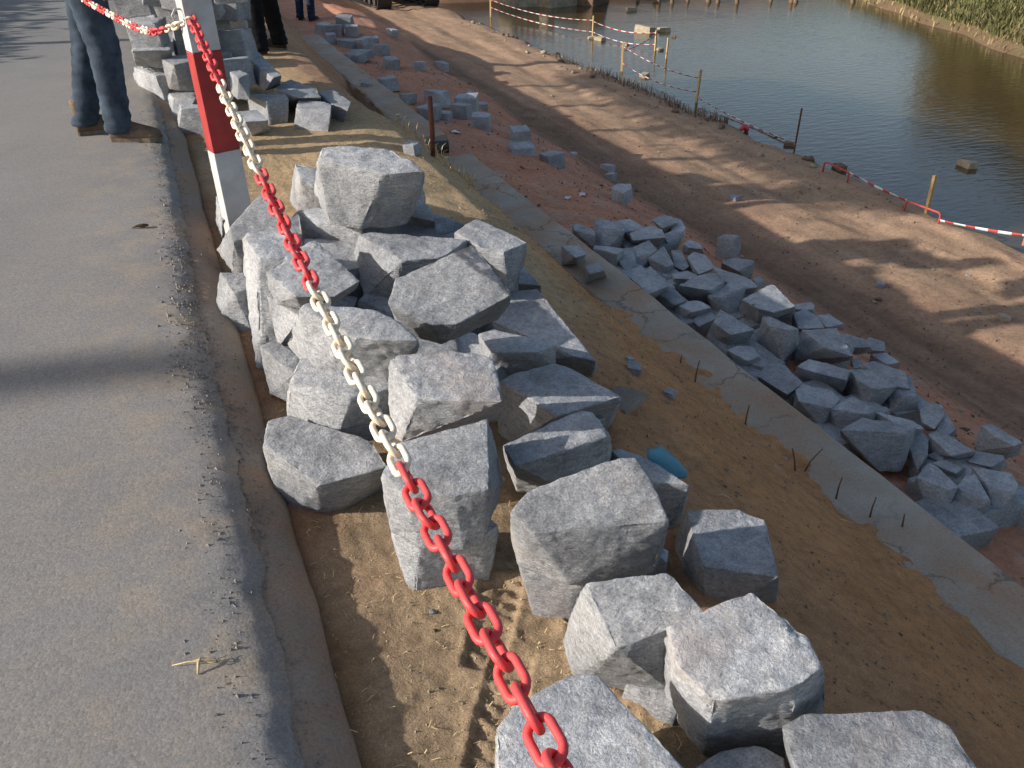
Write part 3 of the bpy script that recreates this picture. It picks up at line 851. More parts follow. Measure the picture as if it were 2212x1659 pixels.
rr(18, 'q', [(1060, 640), (1180, 615), (1260, 640), (1240, 675), (1075, 680)], [(1060, 730), (1130, 755), (1255, 710)], 'small shaded block left of the peaked stones in the riprap')
rr(19, 'q', [(1120, 760), (1270, 660), (1410, 625), (1500, 710), (1370, 800)], [(1125, 795), (1210, 872), (1340, 885), (1495, 740)], 'roof-shaped block in the middle of the upper riprap')
rr(20, 'q', [(1410, 590), (1560, 680), (1720, 680), (1790, 740), (1650, 765), (1480, 690)], [(1470, 720), (1650, 790), (1785, 765)], 'long flat shaded stone on the track side of the riprap')
rr(21, 'q', [(1750, 690), (1810, 655), (1848, 690), (1785, 720)], [(1752, 710), (1785, 772), (1862, 745)], 'small stone with a white top at the edge of the track')
rr(22, 'q', [(1365, 830), (1560, 710), (1690, 750), (1600, 800), (1480, 845)], [(1370, 885), (1460, 990), (1600, 1022), (1655, 890)], 'tall block with a half-lit top left of the brightest riprap stone')
rr(23, 'q', [(1665, 880), (1800, 785), (1920, 722), (2000, 780), (2108, 930), (1930, 990), (1800, 960)], [(1630, 1000), (1800, 1092), (1935, 1035), (2100, 955)], 'brightest and largest stone of the riprap, lit face in a notched shape')
rr(24, 'q', [(1600, 805), (1690, 780), (1790, 790), (1690, 860)], [(1630, 880), (1690, 905), (1770, 850)], 'flat lit stone tucked behind the brightest riprap stone')
rr(25, 'q', [(910, 790), (1060, 755), (1170, 870), (1080, 905)], [(850, 815), (990, 925), (1085, 965), (1160, 900)], 'upper of two long stones lying edge to the beam')
rr(26, 'q', [(1090, 890), (1280, 870), (1390, 940), (1220, 985)], [(1085, 935), (1200, 1065), (1385, 985)], 'lower of two long stones lying edge to the beam')
rr(27, 'q', [(1245, 1045), (1270, 990), (1380, 965), (1440, 1020), (1290, 1085)], [(1250, 1095), (1310, 1152), (1400, 1112)], 'small pale-topped stone at the beam, below the two long ones')
rr(28, 'q', [(1420, 1060), (1470, 960), (1640, 1050), (1760, 1110), (1560, 1150)], [(1362, 1180), (1400, 1215), (1530, 1272), (1690, 1257)], 'block with one pale and one dark face above a black gap at the beam')
rr(29, 'q', [(1850, 1012), (1920, 1018), (2145, 1130), (2060, 1130), (1900, 1090)], [(1762, 1262), (1900, 1350), (2005, 1396), (2112, 1285)], 'large square dark-faced block in the middle of the riprap', lift=.06)
rr(30, 'q', [(1530, 1310), (1600, 1270), (1740, 1262), (1800, 1340), (1700, 1385)], [(1532, 1345), (1700, 1485), (1800, 1410)], 'mottled stone at the beam under the square dark-faced block')
rr(31, 'q', [(1720, 1410), (1800, 1362), (1900, 1400), (1850, 1450)], [(1705, 1485), (1785, 1530), (1865, 1475)], 'small dark stone at the beam left of a big flat shaded one')
rr(32, 's', [(932, 1100), (1030, 970), (1160, 990), (1312, 1160), (1180, 1270), (1080, 1180)], [(945, 1125), (1175, 1290), (1305, 1195)], 'big flat shaded stone touching the beam in the lower riprap')
rr(33, 's', [(1305, 705), (1530, 690), (1600, 680), (1700, 800), (1740, 900), (1500, 840)], [(1262, 960), (1400, 950), (1580, 978), (1735, 935)], 'broad stone with a white sunlit patch on its top', lift=.04)
rr(34, 's', [(1255, 470), (1390, 450), (1420, 480), (1400, 515), (1265, 512)], [(1262, 525), (1360, 565), (1422, 545)], 'small pale-topped stone right behind the brightest riprap stone')
rr(35, 's', [(1240, 545), (1350, 510), (1440, 570), (1500, 680), (1290, 680)], [(1250, 650), (1300, 705), (1505, 705)], 'shaded stone right of the brightest one, above the sunlit patch')
rr(36, 's', [(1440, 570), (1540, 555), (1600, 590), (1672, 630), (1530, 655)], [(1470, 610), (1520, 695), (1664, 695)], 'stone with a bright streak at the edge of the track')
rr(37, 's', [(1640, 740), (1700, 720), (1850, 780), (1900, 850), (1750, 850)], [(1690, 810), (1780, 905), (1900, 885)], 'shaded stone on the track side right of the sunlit patch')
rr(38, 's', [(1860, 790), (1900, 760), (2020, 790), (2032, 870), (1920, 870)], [(1890, 900), (2032, 905)], 'rounded shaded stone at the track edge of the lower riprap')
rr(39, 's', [(1910, 910), (2040, 890), (2150, 975), (2050, 1000)], [(1920, 945), (2060, 1025), (2152, 1012)], 'flat stone with a pale top at the track edge of the lower riprap')
rr(40, 's', [(1740, 960), (1800, 930), (1832, 1000), (1765, 1020)], [(1742, 1005), (1805, 1045)], 'smallest stone wedged in the middle of the lower riprap')
rr(41, 's', [(1280, 1010), (1380, 950), (1560, 990), (1720, 1040), (1690, 1120), (1420, 1060)], [(1262, 1075), (1300, 1155), (1620, 1225), (1685, 1205)], 'long dark stone lying across the lower riprap', lift=.05)
rr(42, 's', [(1730, 1037), (1880, 1037), (2120, 1180), (1932, 1197), (1790, 1125)], [(1682, 1205), (1860, 1385), (1942, 1383), (2112, 1215)], 'block with a pale flat top leaning over its neighbours', lift=.06)
rr(43, 's', [(1840, 990), (1940, 970), (2200, 1060), (2240, 1180), (2120, 1160), (2000, 1075)], [(1880, 1060), (2130, 1260), (2250, 1300)], 'shaded stone behind the block with the pale flat top')
rr(44, 's', [(1262, 1212), (1320, 1170), (1560, 1220), (1630, 1290), (1560, 1360), (1290, 1300)], [(1257, 1300), (1300, 1415), (1480, 1522), (1562, 1395)], 'light-topped stone at the beam in the lower riprap, mossy below')
rr(45, 's', [(1560, 1370), (1640, 1310), (1750, 1270), (1950, 1390), (1880, 1415), (1780, 1395)], [(1542, 1440), (1562, 1515), (1650, 1592), (1782, 1450), (1890, 1432)], 'stone with a pale curved top edge next to the mossy one')
rr(46, 't', [(1050, 330), (1150, 220), (1235, 235), (1282, 400), (1180, 420)], [(1012, 462), (1062, 552), (1292, 532)], 'large shaded block at the right of the lower riprap')
rr(47, 't', [(940, 545), (1000, 550), (1250, 620), (1340, 690), (1180, 690)], [(900, 610), (1130, 720), (1310, 715)], 'long low stone below the large shaded block')
rr(48, 't', [(640, 705), (830, 590), (960, 630), (1270, 680), (1180, 730), (850, 690)], [(640, 765), (832, 945), (952, 1042), (1142, 1042), (1172, 905)], 'biggest dark-faced stone overhanging the beam at the lower end', lift=.03)
rr(49, 't', [(1185, 700), (1270, 662), (1390, 760), (1372, 900), (1230, 860)], [(1205, 930), (1292, 1042), (1365, 962)], 'upright grey stone right of the biggest dark-faced one')
rr(50, 't', [(1312, 525), (1400, 470), (1500, 480), (1520, 560), (1440, 670), (1340, 620)], [(1332, 680), (1440, 700)], 'pale smooth stone at the track side of the lower riprap')
rr(51, 't', [(1455, 690), (1530, 542), (1622, 680), (1560, 728)], [(1480, 735), (1570, 755), (1627, 722)], 'grey triangular stone beside the pale smooth one')
rr(52, 't', [(1392, 735), (1500, 702), (1772, 880), (1580, 922)], [(1402, 790), (1540, 945), (1720, 975), (1772, 900)], 'long block with a pale slanting top near the end of the riprap')
rr(53, 't', [(1372, 905), (1450, 882), (1530, 930), (1480, 955)], [(1375, 955), (1520, 968)], 'flat chip of stone under the long pale-topped block')
rr(54, 't', [(1292, 1095), (1390, 985), (1440, 1000), (1640, 1180), (1560, 1200)], [(1252, 1195), (1370, 1345), (1522, 1395), (1612, 1215)], 'square dark-faced block at the lower end of the riprap, touching the beam')
rr(55, 't', [(1420, 985), (1500, 950), (1692, 1020), (1620, 1075)], [(1480, 1065), (1600, 1115), (1702, 1085)], 'stone behind the lowest square dark-faced block')
rr(56, 't', [(1640, 1190), (1720, 1082), (1790, 1082), (1920, 1310), (1720, 1242)], [(1552, 1392), (1680, 1455), (1862, 1425), (1902, 1350)], 'rounded block, lowest stone of the riprap')
rr(57, 't', [(1742, 960), (1810, 872), (2032, 920), (2042, 950), (1930, 1010)], [(1722, 992), (1760, 1032), (1932, 1045), (2052, 1002)], 'bluish flat-topped block near the right end of the riprap')
rr(58, 't', [(1770, 1022), (2100, 1072), (2150, 1170), (2132, 1240), (1902, 1182)], [(1902, 1235), (1922, 1335), (1962, 1422), (2112, 1392), (2135, 1255)], 'wide pale-topped block, rightmost at the lower end of the riprap')
rr(59, 't', [(1840, 662), (1930, 647), (2190, 800), (2112, 832), (1962, 752)], [(1785, 850), (1812, 872), (2050, 932), (2162, 902)], 'block set apart at the right end, top pale and side mossy')
rock(270, 'n', [(1320, 405), (1335, 396), (1362, 397), (1366, 406), (1345, 418)], [(1322, 440), (1345, 447), (1366, 436)], 'lone half-lit block on the red slope above the riprap')
rock(271, 'q', [(100, 395), (250, 390), (312, 468), (222, 500)], [(110, 420), (222, 552), (302, 522)], 'flat grey stone lying on top of the beam', zb=-.75, zt=-.62)
rock(272, 'q', [(300, 572), (420, 540), (470, 610), (345, 640)], [(310, 590), (420, 690), (490, 660)], 'second flat grey stone at the sand edge of the beam', zb=-.74, zt=-.63)
rr2 = 'stones under the riprap'
for k in range(34):
    uu = 1.75 + 3.4 * rng.random(); vv = 2.62 + (.85) * rng.random()
    p = np.array([vv, uu, float(ground_z(uu, vv, False)) - .07])
    r = np.random.default_rng(4000 + k)
    pts = [p + np.array([(a + r.uniform(-.1, .1)) * .24, (b + r.uniform(-.1, .1)) * .24, (c + r.uniform(-.1, .1)) * .17]) for a in (-.5, .5) for b in (-.5, .5) for c in (0, 1)]
    add_rock(pts, .03, .03, 4000 + k, 'granite_block', 'shaded stone of the lower layer, glimpsed between the riprap stones', rr2)

# second pile beside the post and the man in jeans
P2 = 'stones of the second pile behind the post'
r2 = lambda i, fr, T, B, label, **k: rock(300 + i, fr, T, B, label, group=P2, amp=.028, **k)
r2(1, 'p', [(120, 880), (220, 600), (770, 640), (790, 860), (240, 830)], [(180, 1000), (190, 1130), (690, 1180), (785, 960)], 'broad lit block halfway up the second pile', zb=.17)
r2(2, 'a', [(1160, 580), (1220, 575), (1460, 640), (1340, 650)], [(1155, 730), (1215, 850), (1325, 920), (1460, 955)], 'tall pale block at the left foot of the second pile', zb=-.12)
r2(3, 'a', [(1395, 512), (1480, 480), (1730, 480), (1745, 520), (1500, 562)], [(1470, 700), (1560, 782), (1740, 785)], 'block with a pale left face and a dark front beside the post', zb=.06)
r2(4, 'a', [(1450, 792), (1690, 780), (1720, 830), (1690, 850), (1500, 852)], [(1470, 900), (1482, 1080), (1560, 1090), (1720, 900)], 'block at the foot of the second pile, second from the left', zb=-.12)
r2(5, 'a', [(1550, 902), (1820, 905), (1860, 930), (1570, 935)], [(1525, 1080), (1540, 1172), (1862, 1182), (1880, 1000)], 'wide dark-fronted block in front at the foot of the second pile', zb=-.12)
r2(6, 'a', [(1985, 620), (2070, 605), (2150, 640), (2060, 680)], [(1990, 800), (2050, 860), (2160, 860)], 'upright speckled block just right of the post', zb=.05)
r2(7, 'n', [(510, 241), (555, 238), (580, 260), (530, 263)], [(512, 285), (545, 294), (581, 286)], 'low block at the foot of the second pile, right of the post', zb=-.12)
r2(8, 'n', [(535, 206), (553, 203), (615, 203), (624, 214), (575, 219)], [(535, 236), (573, 245), (582, 269), (622, 266)], 'block with a sunlit left face in front of the second pile', zb=-.12)
r2(9, 'b', [(375, 825), (650, 895), (648, 950), (350, 935)], [(330, 1120), (620, 1167), (645, 1060)], 'cube-like block with a bright top, front right of the second pile', zb=-.13)
r2(10, 'b', [(540, 800), (660, 770), (822, 880), (800, 935), (655, 900)], [(650, 1045), (752, 1077), (795, 960)], 'shaded block at the right end of the second pile', zb=-.14)
r2(11, 'n', [(538, 128), (558, 112), (608, 163), (590, 168)], [(540, 172), (572, 197), (606, 184)], 'slab tilted like a roof near the worker boots', zb=.0)
r2(12, 'b', [(150, 765), (300, 690), (520, 760), (560, 840), (370, 845)], [(160, 810), (360, 900), (560, 895)], 'dark low slab behind the cube-like block', zb=-.1, zt=.03)
UP = [(300, 40, 71, 0.42), (345, 12, 75, 0.55), (395, 62, 75, 0.38), (392, 20, 69, 0.55), (445, 45, 75, 0.45), (470, 98, 75, 0.22), (500, 45, 71, 0.4), (515, 140, 75, 0.1), (520, 190, 69, 0.0), (480, 180, 75, -0.02), (420, 180, 75, -0.05), (330, 110, 69, 0.3), (420, 120, 73, 0.2), (355, -20, 69, 0.75), (430, -15, 69, 0.72), (500, 5, 69, 0.6), (300, -12, 63, 0.62)]
UPL = ['left shoulder of the second pile', 'top left of the second pile, beside the jeans', 'hidden partly by the sagging chain', 'high in the second pile above the sagging chain', 'level with the post hook', 'behind the red part of the post', 'right of the white part of the post', 'dark, right of the red part of the post', 'low and dark behind the roof-like slab', 'deep in shade at the lower middle of the second pile', 'in the shade left of the red post', 'behind the broad lit block', 'under the chain, left of the post', 'topmost left, cut by the upper picture edge', 'topmost, behind the post head', 'topmost right of the post head', 'at the upper left corner of the pile']
for k, ((x, y, wp, z), l) in enumerate(zip(UP, UPL)):
    block(30 + k, x, y, wp, 'grey block ' + l, yaw=.35 * math.sin(k * 1.7) - .3, hr=.8, z=z, tilt=.14, group=P2)
for k, (x, y, wp, z) in enumerate([(400, 150, 90, -.12), (470, 150, 90, -.12), (420, 80, 90, -.12), (500, 90, 90, -.12), (350, 90, 90, -.12), (370, 60, 90, .12), (450, 50, 90, .12), (330, 20, 80, .2), (400, 0, 90, .35), (470, 0, 90, .35)]):
    block(60 + k, x, y, wp, 'stone buried inside the second pile', yaw=k, hr=.7, z=z, group='stones buried inside the second pile')

# scattered stones
SCAT = [(842, 198, 40, 'bluish block straddling the beam edge below the far heap'), (845, 152, 34, 'block lowest of the far heap on the right'), (820, 122, 34, 'dark block leaning in the far heap'), (848, 80, 20, 'small white-topped block at the far heap beside the track'),
        (790, 110, 34, 'block with a pale top in the far heap'), (757, 105, 44, 'long dark slab at the left of the far heap, on the beam'), (775, 135, 54, 'flat dark slab lying low in the far heap'), (700, 75, 30, 'brownish stone at the upper left of the far heap'),
        (727, 80, 34, 'tall dull stone in the far heap'), (745, 62, 34, 'dull stone at the back of the far heap'), (762, 80, 30, 'smaller dull stone in the middle of the far heap'), (806, 100, 24, 'block next to the white-topped one in the far heap'), (715, 95, 28, 'stone in front of the tall dull one'),
        (906, 153, 26, 'grey stone alone on the red slope, left of a pair'), (952, 153, 26, 'grey stone alone on the red slope, right of a pair'), (882, 225, 28, 'broken stone at the beam edge above the middle cluster'),
        (945, 235, 48, 'bluish block at the top of the middle cluster'), (930, 262, 44, 'pale-topped block nearest the rusty rod'), (962, 262, 26, 'narrow block in the middle cluster'), (997, 258, 42, 'brown block in the middle cluster'), (1010, 240, 46, 'long grey stone leaning in the middle cluster'),
        (1038, 280, 44, 'brownish block at the right end of the middle cluster'), (1043, 238, 20, 'small stone behind the middle cluster'), (1122, 310, 46, 'upper stone of the pair on the open red slope'), (1127, 336, 52, 'lower flat stone of the pair on the open red slope'),
        (1196, 363, 44, 'upright block alone on the red slope'), (1238, 335, 16, 'small flat stone right of the upright block'), (1310, 375, 26, 'grey stone by the track, farther of two'), (1320, 390, 22, 'grey stone by the track, nearer of two'), (1015, 207, 20, 'small flat stone above the middle cluster'),
        (893, 335, 34, 'pale slab leaning at the drain pit'), (791, 195, 22, 'square pale stone beside the small pipe end')]
for k, (x, y, wp, l) in enumerate(SCAT):
    lf = 0.0
    block(100 + k, x, y, wp, l, yaw=k * 1.7, hr=.7 if k not in (5, 6, 24, 26, 29) else .35, lift=lf, group='stones scattered on the red slope')
block(140, 1345, 884, 92, 'brown flat paving slab sunk in the sand right of the pile', yaw=.5, hr=.16, dr=.8, tilt=.05, mat='slab', amp=.015)

# ------------------------------------------------------------------ chain and post
def link_mesh(p, wdt, r, name, mat):
    """one oval link: p inner length, wdt outer width, r wire radius; long axis X, flat in XY"""
    bm = bmesh.new()
    hl, hw = p / 2 + r, wdt / 2 - r
    pts = []
    st = hl - hw
    for k in range(9):
        a = -math.pi / 2 + math.pi * k / 8
        pts.append((st + hw * math.cos(a), hw * math.sin(a), 0))
    for k in range(9):
        a = math.pi / 2 + math.pi * k / 8
        pts.append((-st + hw * math.cos(a), hw * math.sin(a), 0))
    tube(bm, pts, r, 10, closed=True)
    me = bpy.data.meshes.new(name)
    bm.to_mesh(me); bm.free()
    me.polygons.foreach_set('use_smooth', [True] * len(me.polygons))
    me.materials.append(mat)
    return me


def make_chain(name, pts, pitch, wdt, r, seglen, first, label, twist=0.0, start=0):
    root = tag(empty(name, pts[0]), label, 'chain')
    root_inv = Matrix.Translation(-Vector(pts[0]))
    P = np.array(pts)
    d = np.r_[0, np.cumsum(np.linalg.norm(np.diff(P, axis=0), axis=1))]
    n = int(d[-1] / pitch)
    ms = {c: link_mesh(pitch, wdt, r, 'link', MAT[c]) for c in ('lred', 'lwhite')}
    for i in range(n):
        s0 = i * pitch
        f = lambda s: Vector([float(np.interp(s, d, P[:, k])) for k in range(3)])
        a, b = f(s0), f(s0 + pitch)
        c = (a + b) / 2
        X = (b - a).normalized()
        Z = Vector((0, 0, 1)); Z = (Z - X * Z.dot(X)).normalized(); Y = Z.cross(X)
        ang = twist + (math.pi / 2 if i % 2 else 0) + .22 * math.sin(i * 1.9)
        Y2 = Y * math.cos(ang) + Z * math.sin(ang)
        Z2 = X.cross(Y2)
        k = int((s0 + start) / seglen)
        o = bpy.data.objects.new('link', ms['lred' if (k + first) % 2 == 0 else 'lwhite'])
        COL.objects.link(o)
        o.parent = root
        m = Matrix((X, Y2, Z2)).transposed().to_4x4()
        m.translation = c - Vector(pts[0])
        o.matrix_local = m
    return root


BASE = at(520, 548, -.13)
CH = [(412, 38), (478, 182), (548, 350), (672, 608), (866, 995), (1215, 1680)]
rB = math.hypot(BASE[0], BASE[1])
d0 = ray(*CH[0])
p = CAM + d0 * (rB / math.hypot(d0[0], d0[1])) * .985
cps = [p]
for q in CH[1:]:
    e = ray(*q); A = e @ e; Bq = 2 * e @ (CAM - p); Cq = (CAM - p) @ (CAM - p) - .65 ** 2
    s_ = (-Bq - math.sqrt(max(Bq * Bq - 4 * A * Cq, 0))) / 2 / A
    p = CAM + s_ * e
    cps.append(p)
cps.append(cps[-1] + (cps[-1] - cps[-2]) * .9 + np.array([0, 0, .06]))
cps = np.array(cps)
tt = np.arange(len(cps))
from numpy import polyfit, polyval
ts = np.linspace(0, len(cps) - 1, 400)
cur = np.c_[[np.polyval(np.polyfit(tt, cps[:, k], 4), ts) for k in range(3)]].T
make_chain('plastic_chain', cur, .048, .043, .0057, .65, 0, 'red and cream plastic chain running from the post towards the viewer', twist=.6)
hk = cur[0]
pe = CAM + ray(268, 42) * (rB / np.linalg.norm(ray(268, 42)[:2])) * 1.20
ctl = [hk, CAM + ray(375, 58) * (depth(hk) * 1.02), CAM + ray(330, 70) * (depth(hk) * 1.06), CAM + ray(295, 60) * (depth(hk) * 1.12), CAM + ray(262, 44) * (depth(hk) * 1.2), CAM + ray(190, 5) * (depth(hk) * 1.35), CAM + ray(140, -30) * (depth(hk) * 1.5)]
ctl = np.array(ctl); t2 = np.arange(len(ctl)); ts = np.linspace(0, len(ctl) - 1, 200)
cur2 = np.c_[[np.interp(ts, t2, ctl[:, k]) for k in range(3)]].T
make_chain('plastic_chain', cur2, .030, .034, .0050, .17, 1, 'second red and cream chain sagging from the post behind the man in jeans', twist=.5)

# post: painted square timber with bands
post = tag(empty('barrier_post', BASE), 'red and white banded square post standing in the near pile', 'post')
lean = Matrix.Rotation(math.radians(-1.0), 4, 'Y')
post.rotation_euler = (0, math.radians(-1.2), math.radians(15))
zc = lambda y, x: H + rB * ray(x, y)[2] / math.hypot(*ray(x, y)[:2]) + .13
bands = [(0, zc(322, 497), 'white'), (zc(322, 497), zc(107, 465), 'red'), (zc(107, 465), 1.22, 'white'), (1.22, 1.35, 'red')]
for k, (z0, z1, c) in enumerate(bands):
    bm = bmesh.new()
    box(bm, (.02, 0, (z0 + z1) / 2 - (.15 if k == 0 else 0) * .5), (.116, .080, z1 - z0 + (.15 if k == 0 else 0) - .0006), 0, .004)
    bm_obj('painted_band', bm, MAT[c], post)
bm = bmesh.new()
hl = Vector(hk) - Vector(BASE)
hz = hl.z
tube(bm, [(-.03, -.005, hz + .03), (-.06, -.012, hz + .035), (-.078, -.012, hz + .012), (-.066, -.012, hz - .006)], .004, 8)
bm_obj('hook', bm, MAT['white'], post, True)

# drain: rod, pipes
pr = ray_ground(935, 338)
bm = bmesh.new()
tube(bm, [(0, 0, -.1), (.004, 0, .15), (.0, .003, .38)], .017, 8)
o = bm_obj('rusty_rod', bm, MAT['rust'], None, True); o.location = pr
tag(o, 'rusty steel rod standing upright at the drain pit', 'steel rod')


for k, (x, y, hp, lx, l) in enumerate([(1500, 832, 76, .01, 'third'), (1470, 790, 32, 0, 'shortest'), (1609, 928, 80, .0, 'fourth'), (1724, 1023, 95, -.06, 'left-leaning'), (1728, 1025, 70, .09, 'right-leaning'), (1806, 1081, 78, .0, 'straight middle'), (1879, 1121, 75, 0, 'stout lower'), (1952, 1141, 55, -.02, 'lowest')]):
    q = at(x, y, -.755); hgt = .8 * hp * S * depth(q) / F
    bm = bmesh.new()
    tube(bm, [(0, 0, -.05), (lx * .5, .004, hgt * .5), (lx, .0, hgt)], [.005, .0035, .0025], 6)
    o = bm_obj('thin_rod', bm, MAT['bstone'], None, True); o.location = q
    tag(o, 'thin rusty rod stub standing on the beam, the %s one' % l, 'rod', 'rod stubs on the beam')


def pipe(x0, y0, x1, y1, r, label, z):
    a, b = Vector(at(x0, y0, z)), Vector(at(x1, y1, z))
    bm = bmesh.new()
    d = (b - a)
    n = 20
    X = Vector((0, 0, 1)); Yv = d.normalized().cross(X)
    rings = []
    for rad, t in ((r * .86, 1.0 - .3), (r * .86, 1.0), (r, 1.0), (r, 0.0)):
        rings.append([bm.verts.new(d * t + (X * math.cos(2 * math.pi * k / n) + Yv * math.sin(2 * math.pi * k / n)) * rad) for k in range(n)])
    for A, B in zip(rings, rings[1:]):
        for k in range(n): bm.faces.new((A[k], A[(k + 1) % n], B[(k + 1) % n], B[k]))
    o = bm_obj('drain_pipe', bm, MAT['pipe'], None, True)
    o.location = a
    tag(o, label, 'pipe')


pipe(880, 322, 968, 316, .062, 'black plastic drain pipe lying in the gap of the beam', -.80)
pipe(776, 184, 804, 179, .055, 'small black pipe end poking out by the far beam', -.80)

# blue glove / rag on a stone
bm = bmesh.new()
gp = [np.array(at(x, y, .035 - .02 * k)) for k, (x, y) in enumerate([(1412, 972), (1428, 990), (1446, 1008), (1464, 1030)])]
g0 = Vector(gp[0])
prof = [.020, .030, .034, .026]
rows = []
for k, q in enumerate(gp):
    ax = Vector(RT) * .95 + Vector((0, 0, .25))
    row = []
    for j in range(12):
        a = 2 * math.pi * j / 12
        row.append(bm.verts.new(Vector(q) - g0 + ax * math.cos(a) * prof[k] + Vector((0, 0, 1)) * math.sin(a) * prof[k] * .45 + Vector((0, 0, .006 * math.sin(3 * a + k * 2)))))
    rows.append(row)
for A, B in zip(rows, rows[1:]):
    for j in range(12): bm.faces.new((A[j], A[(j + 1) % 12], B[(j + 1) % 12], B[j]))
bm.faces.new(rows[0][::-1]); bm.faces.new(rows[-1])
bmesh.ops.recalc_face_normals(bm, faces=bm.faces)
bmesh.ops.subdivide_edges(bm, edges=bm.edges, cuts=1, smooth=.6, use_grid_fill=True)
o = bm_obj('blue_rag', bm, MAT['glove'], None, True); o.location = g0
tag(o, 'crumpled light blue rag on the shaded stone at the slope', 'rag')


# ------------------------------------------------------------------ river barrier: stakes, tape, bars
def stripe_mat(name, pitch):
    m, nt, b = M(name, .5, .3)
    tc = nd(nt, 'ShaderNodeUVMap')
    w_ = nd(nt, 'ShaderNodeTexWave', bands_direction='X')
    w_.inputs['Scale'].default_value = 1 / pitch / 3.1416 * 1.0
    nt.links.new(tc.outputs[0], w_.inputs[0])
    r = ramp(nt, w_.outputs[0], [(.0, (.60, .60, .60)), (.6, (.42, .06, .05))])
    r.color_ramp.interpolation = 'CONSTANT'
    nt.links.new(r.outputs[0], b.inputs['Base Color'])
    return m


MAT['tape'] = stripe_mat('tape_stripes', .28)


def tape(a, b, sag, label, wd=.022, tw=.3):
    n = 36
    a, b = Vector(a), Vector(b)
    side = (b - a).cross(Vector((0, 0, 1))).normalized()
    P = []; uv = []
    L = (b - a).length
    for i in range(n + 1):
        t = i / n
        c = a.lerp(b, t) - a + Vector((0, 0, -sag * 4 * t * (1 - t)))
        an = tw * math.sin(t * 9) + .25
        dn = (Vector((0, 0, 1)) * math.cos(an) + side * math.sin(an)) * wd / 2
        P += [c + dn, c - dn]; uv += [(t * L, 1), (t * L, 0)]
    fs = [(2 * i, 2 * i + 1, 2 * i + 3, 2 * i + 2) for i in range(n)]
    o = mesh_obj('barrier_tape', P, fs, MAT['tape'], smooth=True)
    ul = o.data.uv_layers.new(name='UVMap')
    for lp in o.data.loops: ul.data[lp.index].uv = uv[lp.vertex_index]
    sm = o.modifiers.new('thickness', 'SOLIDIFY'); sm.thickness = .002
    o.location = a
    tag(o, label, 'tape', 'red and white tapes of the river barrier')
    return o


STK = [(1280, 84, 34, 'at the water edge in front of the far stones'), (1415, 112, 66, 'standing in the water, left of a shorter one'), (1343, 156, 91, 'on the bank right of the dark rubble'), (1504, 224, 150, 'tall, on the bank where the dark shore plants grow'),
       (1439, 128, 82, 'short, standing in the water'), (1060, 38, -6, 'farthest left, near the machine'), (2000, 462, 376, 'tall yellow, nearest at the right by the red bar frames'), (1717, 318, 232, 'thin dark, standing in the blue water beside a black stone')]
stp = []
for k, (x, yb, yt, l) in enumerate(STK):
    zb = WZ if k in (0, 1, 4, 7) else None
    q = at(x, yb, WZ - .02) if zb is not None else ray_ground(x, yb)
    rr_ = math.hypot(q[0], q[1]); dd = ray(x, yt)
    ht = H + rr_ * dd[2] / math.hypot(dd[0], dd[1]) - q[2]
    bm = bmesh.new()
    w0 = .035 if k != 7 else .022
    box(bm, (0, 0, ht / 2 - .15), (w0 * 1.3, w0, ht + .3), .5 + k, .004)
    o = bm_obj('wooden_stake', bm, MAT['stake'] if k != 7 else MAT['rust'])
    o.location = q
    o.rotation_euler = (0.02 * math.sin(k * 3), .03 * math.sin(k * 5), 0)
    tag(o, 'wooden barrier stake ' + l, 'stake', 'stakes of the river barrier')
    stp.append((Vector(q), ht))
top = lambda k, f: stp[k][0] + Vector((0, 0, stp[k][1] * f))
TP = [(5, 0, .88, .80, .12, 'from farthest stake towards the far stones, upper strand'), (5, 0, .5, .3, .1, 'from farthest stake towards the far stones, lower strand'),
      (0, 1, .75, .9, .1, 'from the far stones stake into the water, upper strand'), (0, 1, .3, .35, .1, 'from the far stones stake into the water, lower strand'),
      (2, 3, .85, .75, .08, 'between the two bank stakes, upper strand'), (2, 3, .3, .35, .1, 'between the two bank stakes, lower strand'), (1, 2, .85, .7, .04, 'slanting from the water stake back to the bank'), (3, 7, .2, .1, .05, 'slack, trailing down from the tall bank stake into the water')]
for a, b, fa, fb, sg, l in TP:
    tape(top(a, fa), top(b, fb), sg, 'striped tape ' + l)


def bar_frame(pts, label):
    q0 = ray_ground(*pts[0])
    z = [0, None, None, 0]
    q3 = ray_ground(*pts[3])
    def above(px_, q):
        d = ray(*px_); return H + math.hypot(q[0], q[1]) * d[2] / math.hypot(d[0], d[1])
    A, D = Vector(q0), Vector(q3)
    B = Vector((A.x, A.y, above(pts[1], q0))); Cc = Vector((D.x, D.y, above(pts[2], q3)))
    bm = bmesh.new()
    def ar(p0, p1, p2, n=5):
        e0 = p1 + (p0 - p1).normalized() * .05; e1 = p1 + (p2 - p1).normalized() * .05
        return [e0.lerp(p1, t).lerp(p1.lerp(e1, t), t) for t in [i / n for i in range(n + 1)]]
    path = [A - Vector((0, 0, .08))] + ar(A, B, Cc) + ar(B, Cc, D) + [D - Vector((0, 0, .08))]
    tube(bm, [p_ - A for p_ in path], .011, 8)
    o = bm_obj('bar_frame', bm, MAT['redbar'], None, True)
    o.location = A
    tag(o, label, 'bar frame', 'bent red bar frames at the river edge')
    return B, Cc


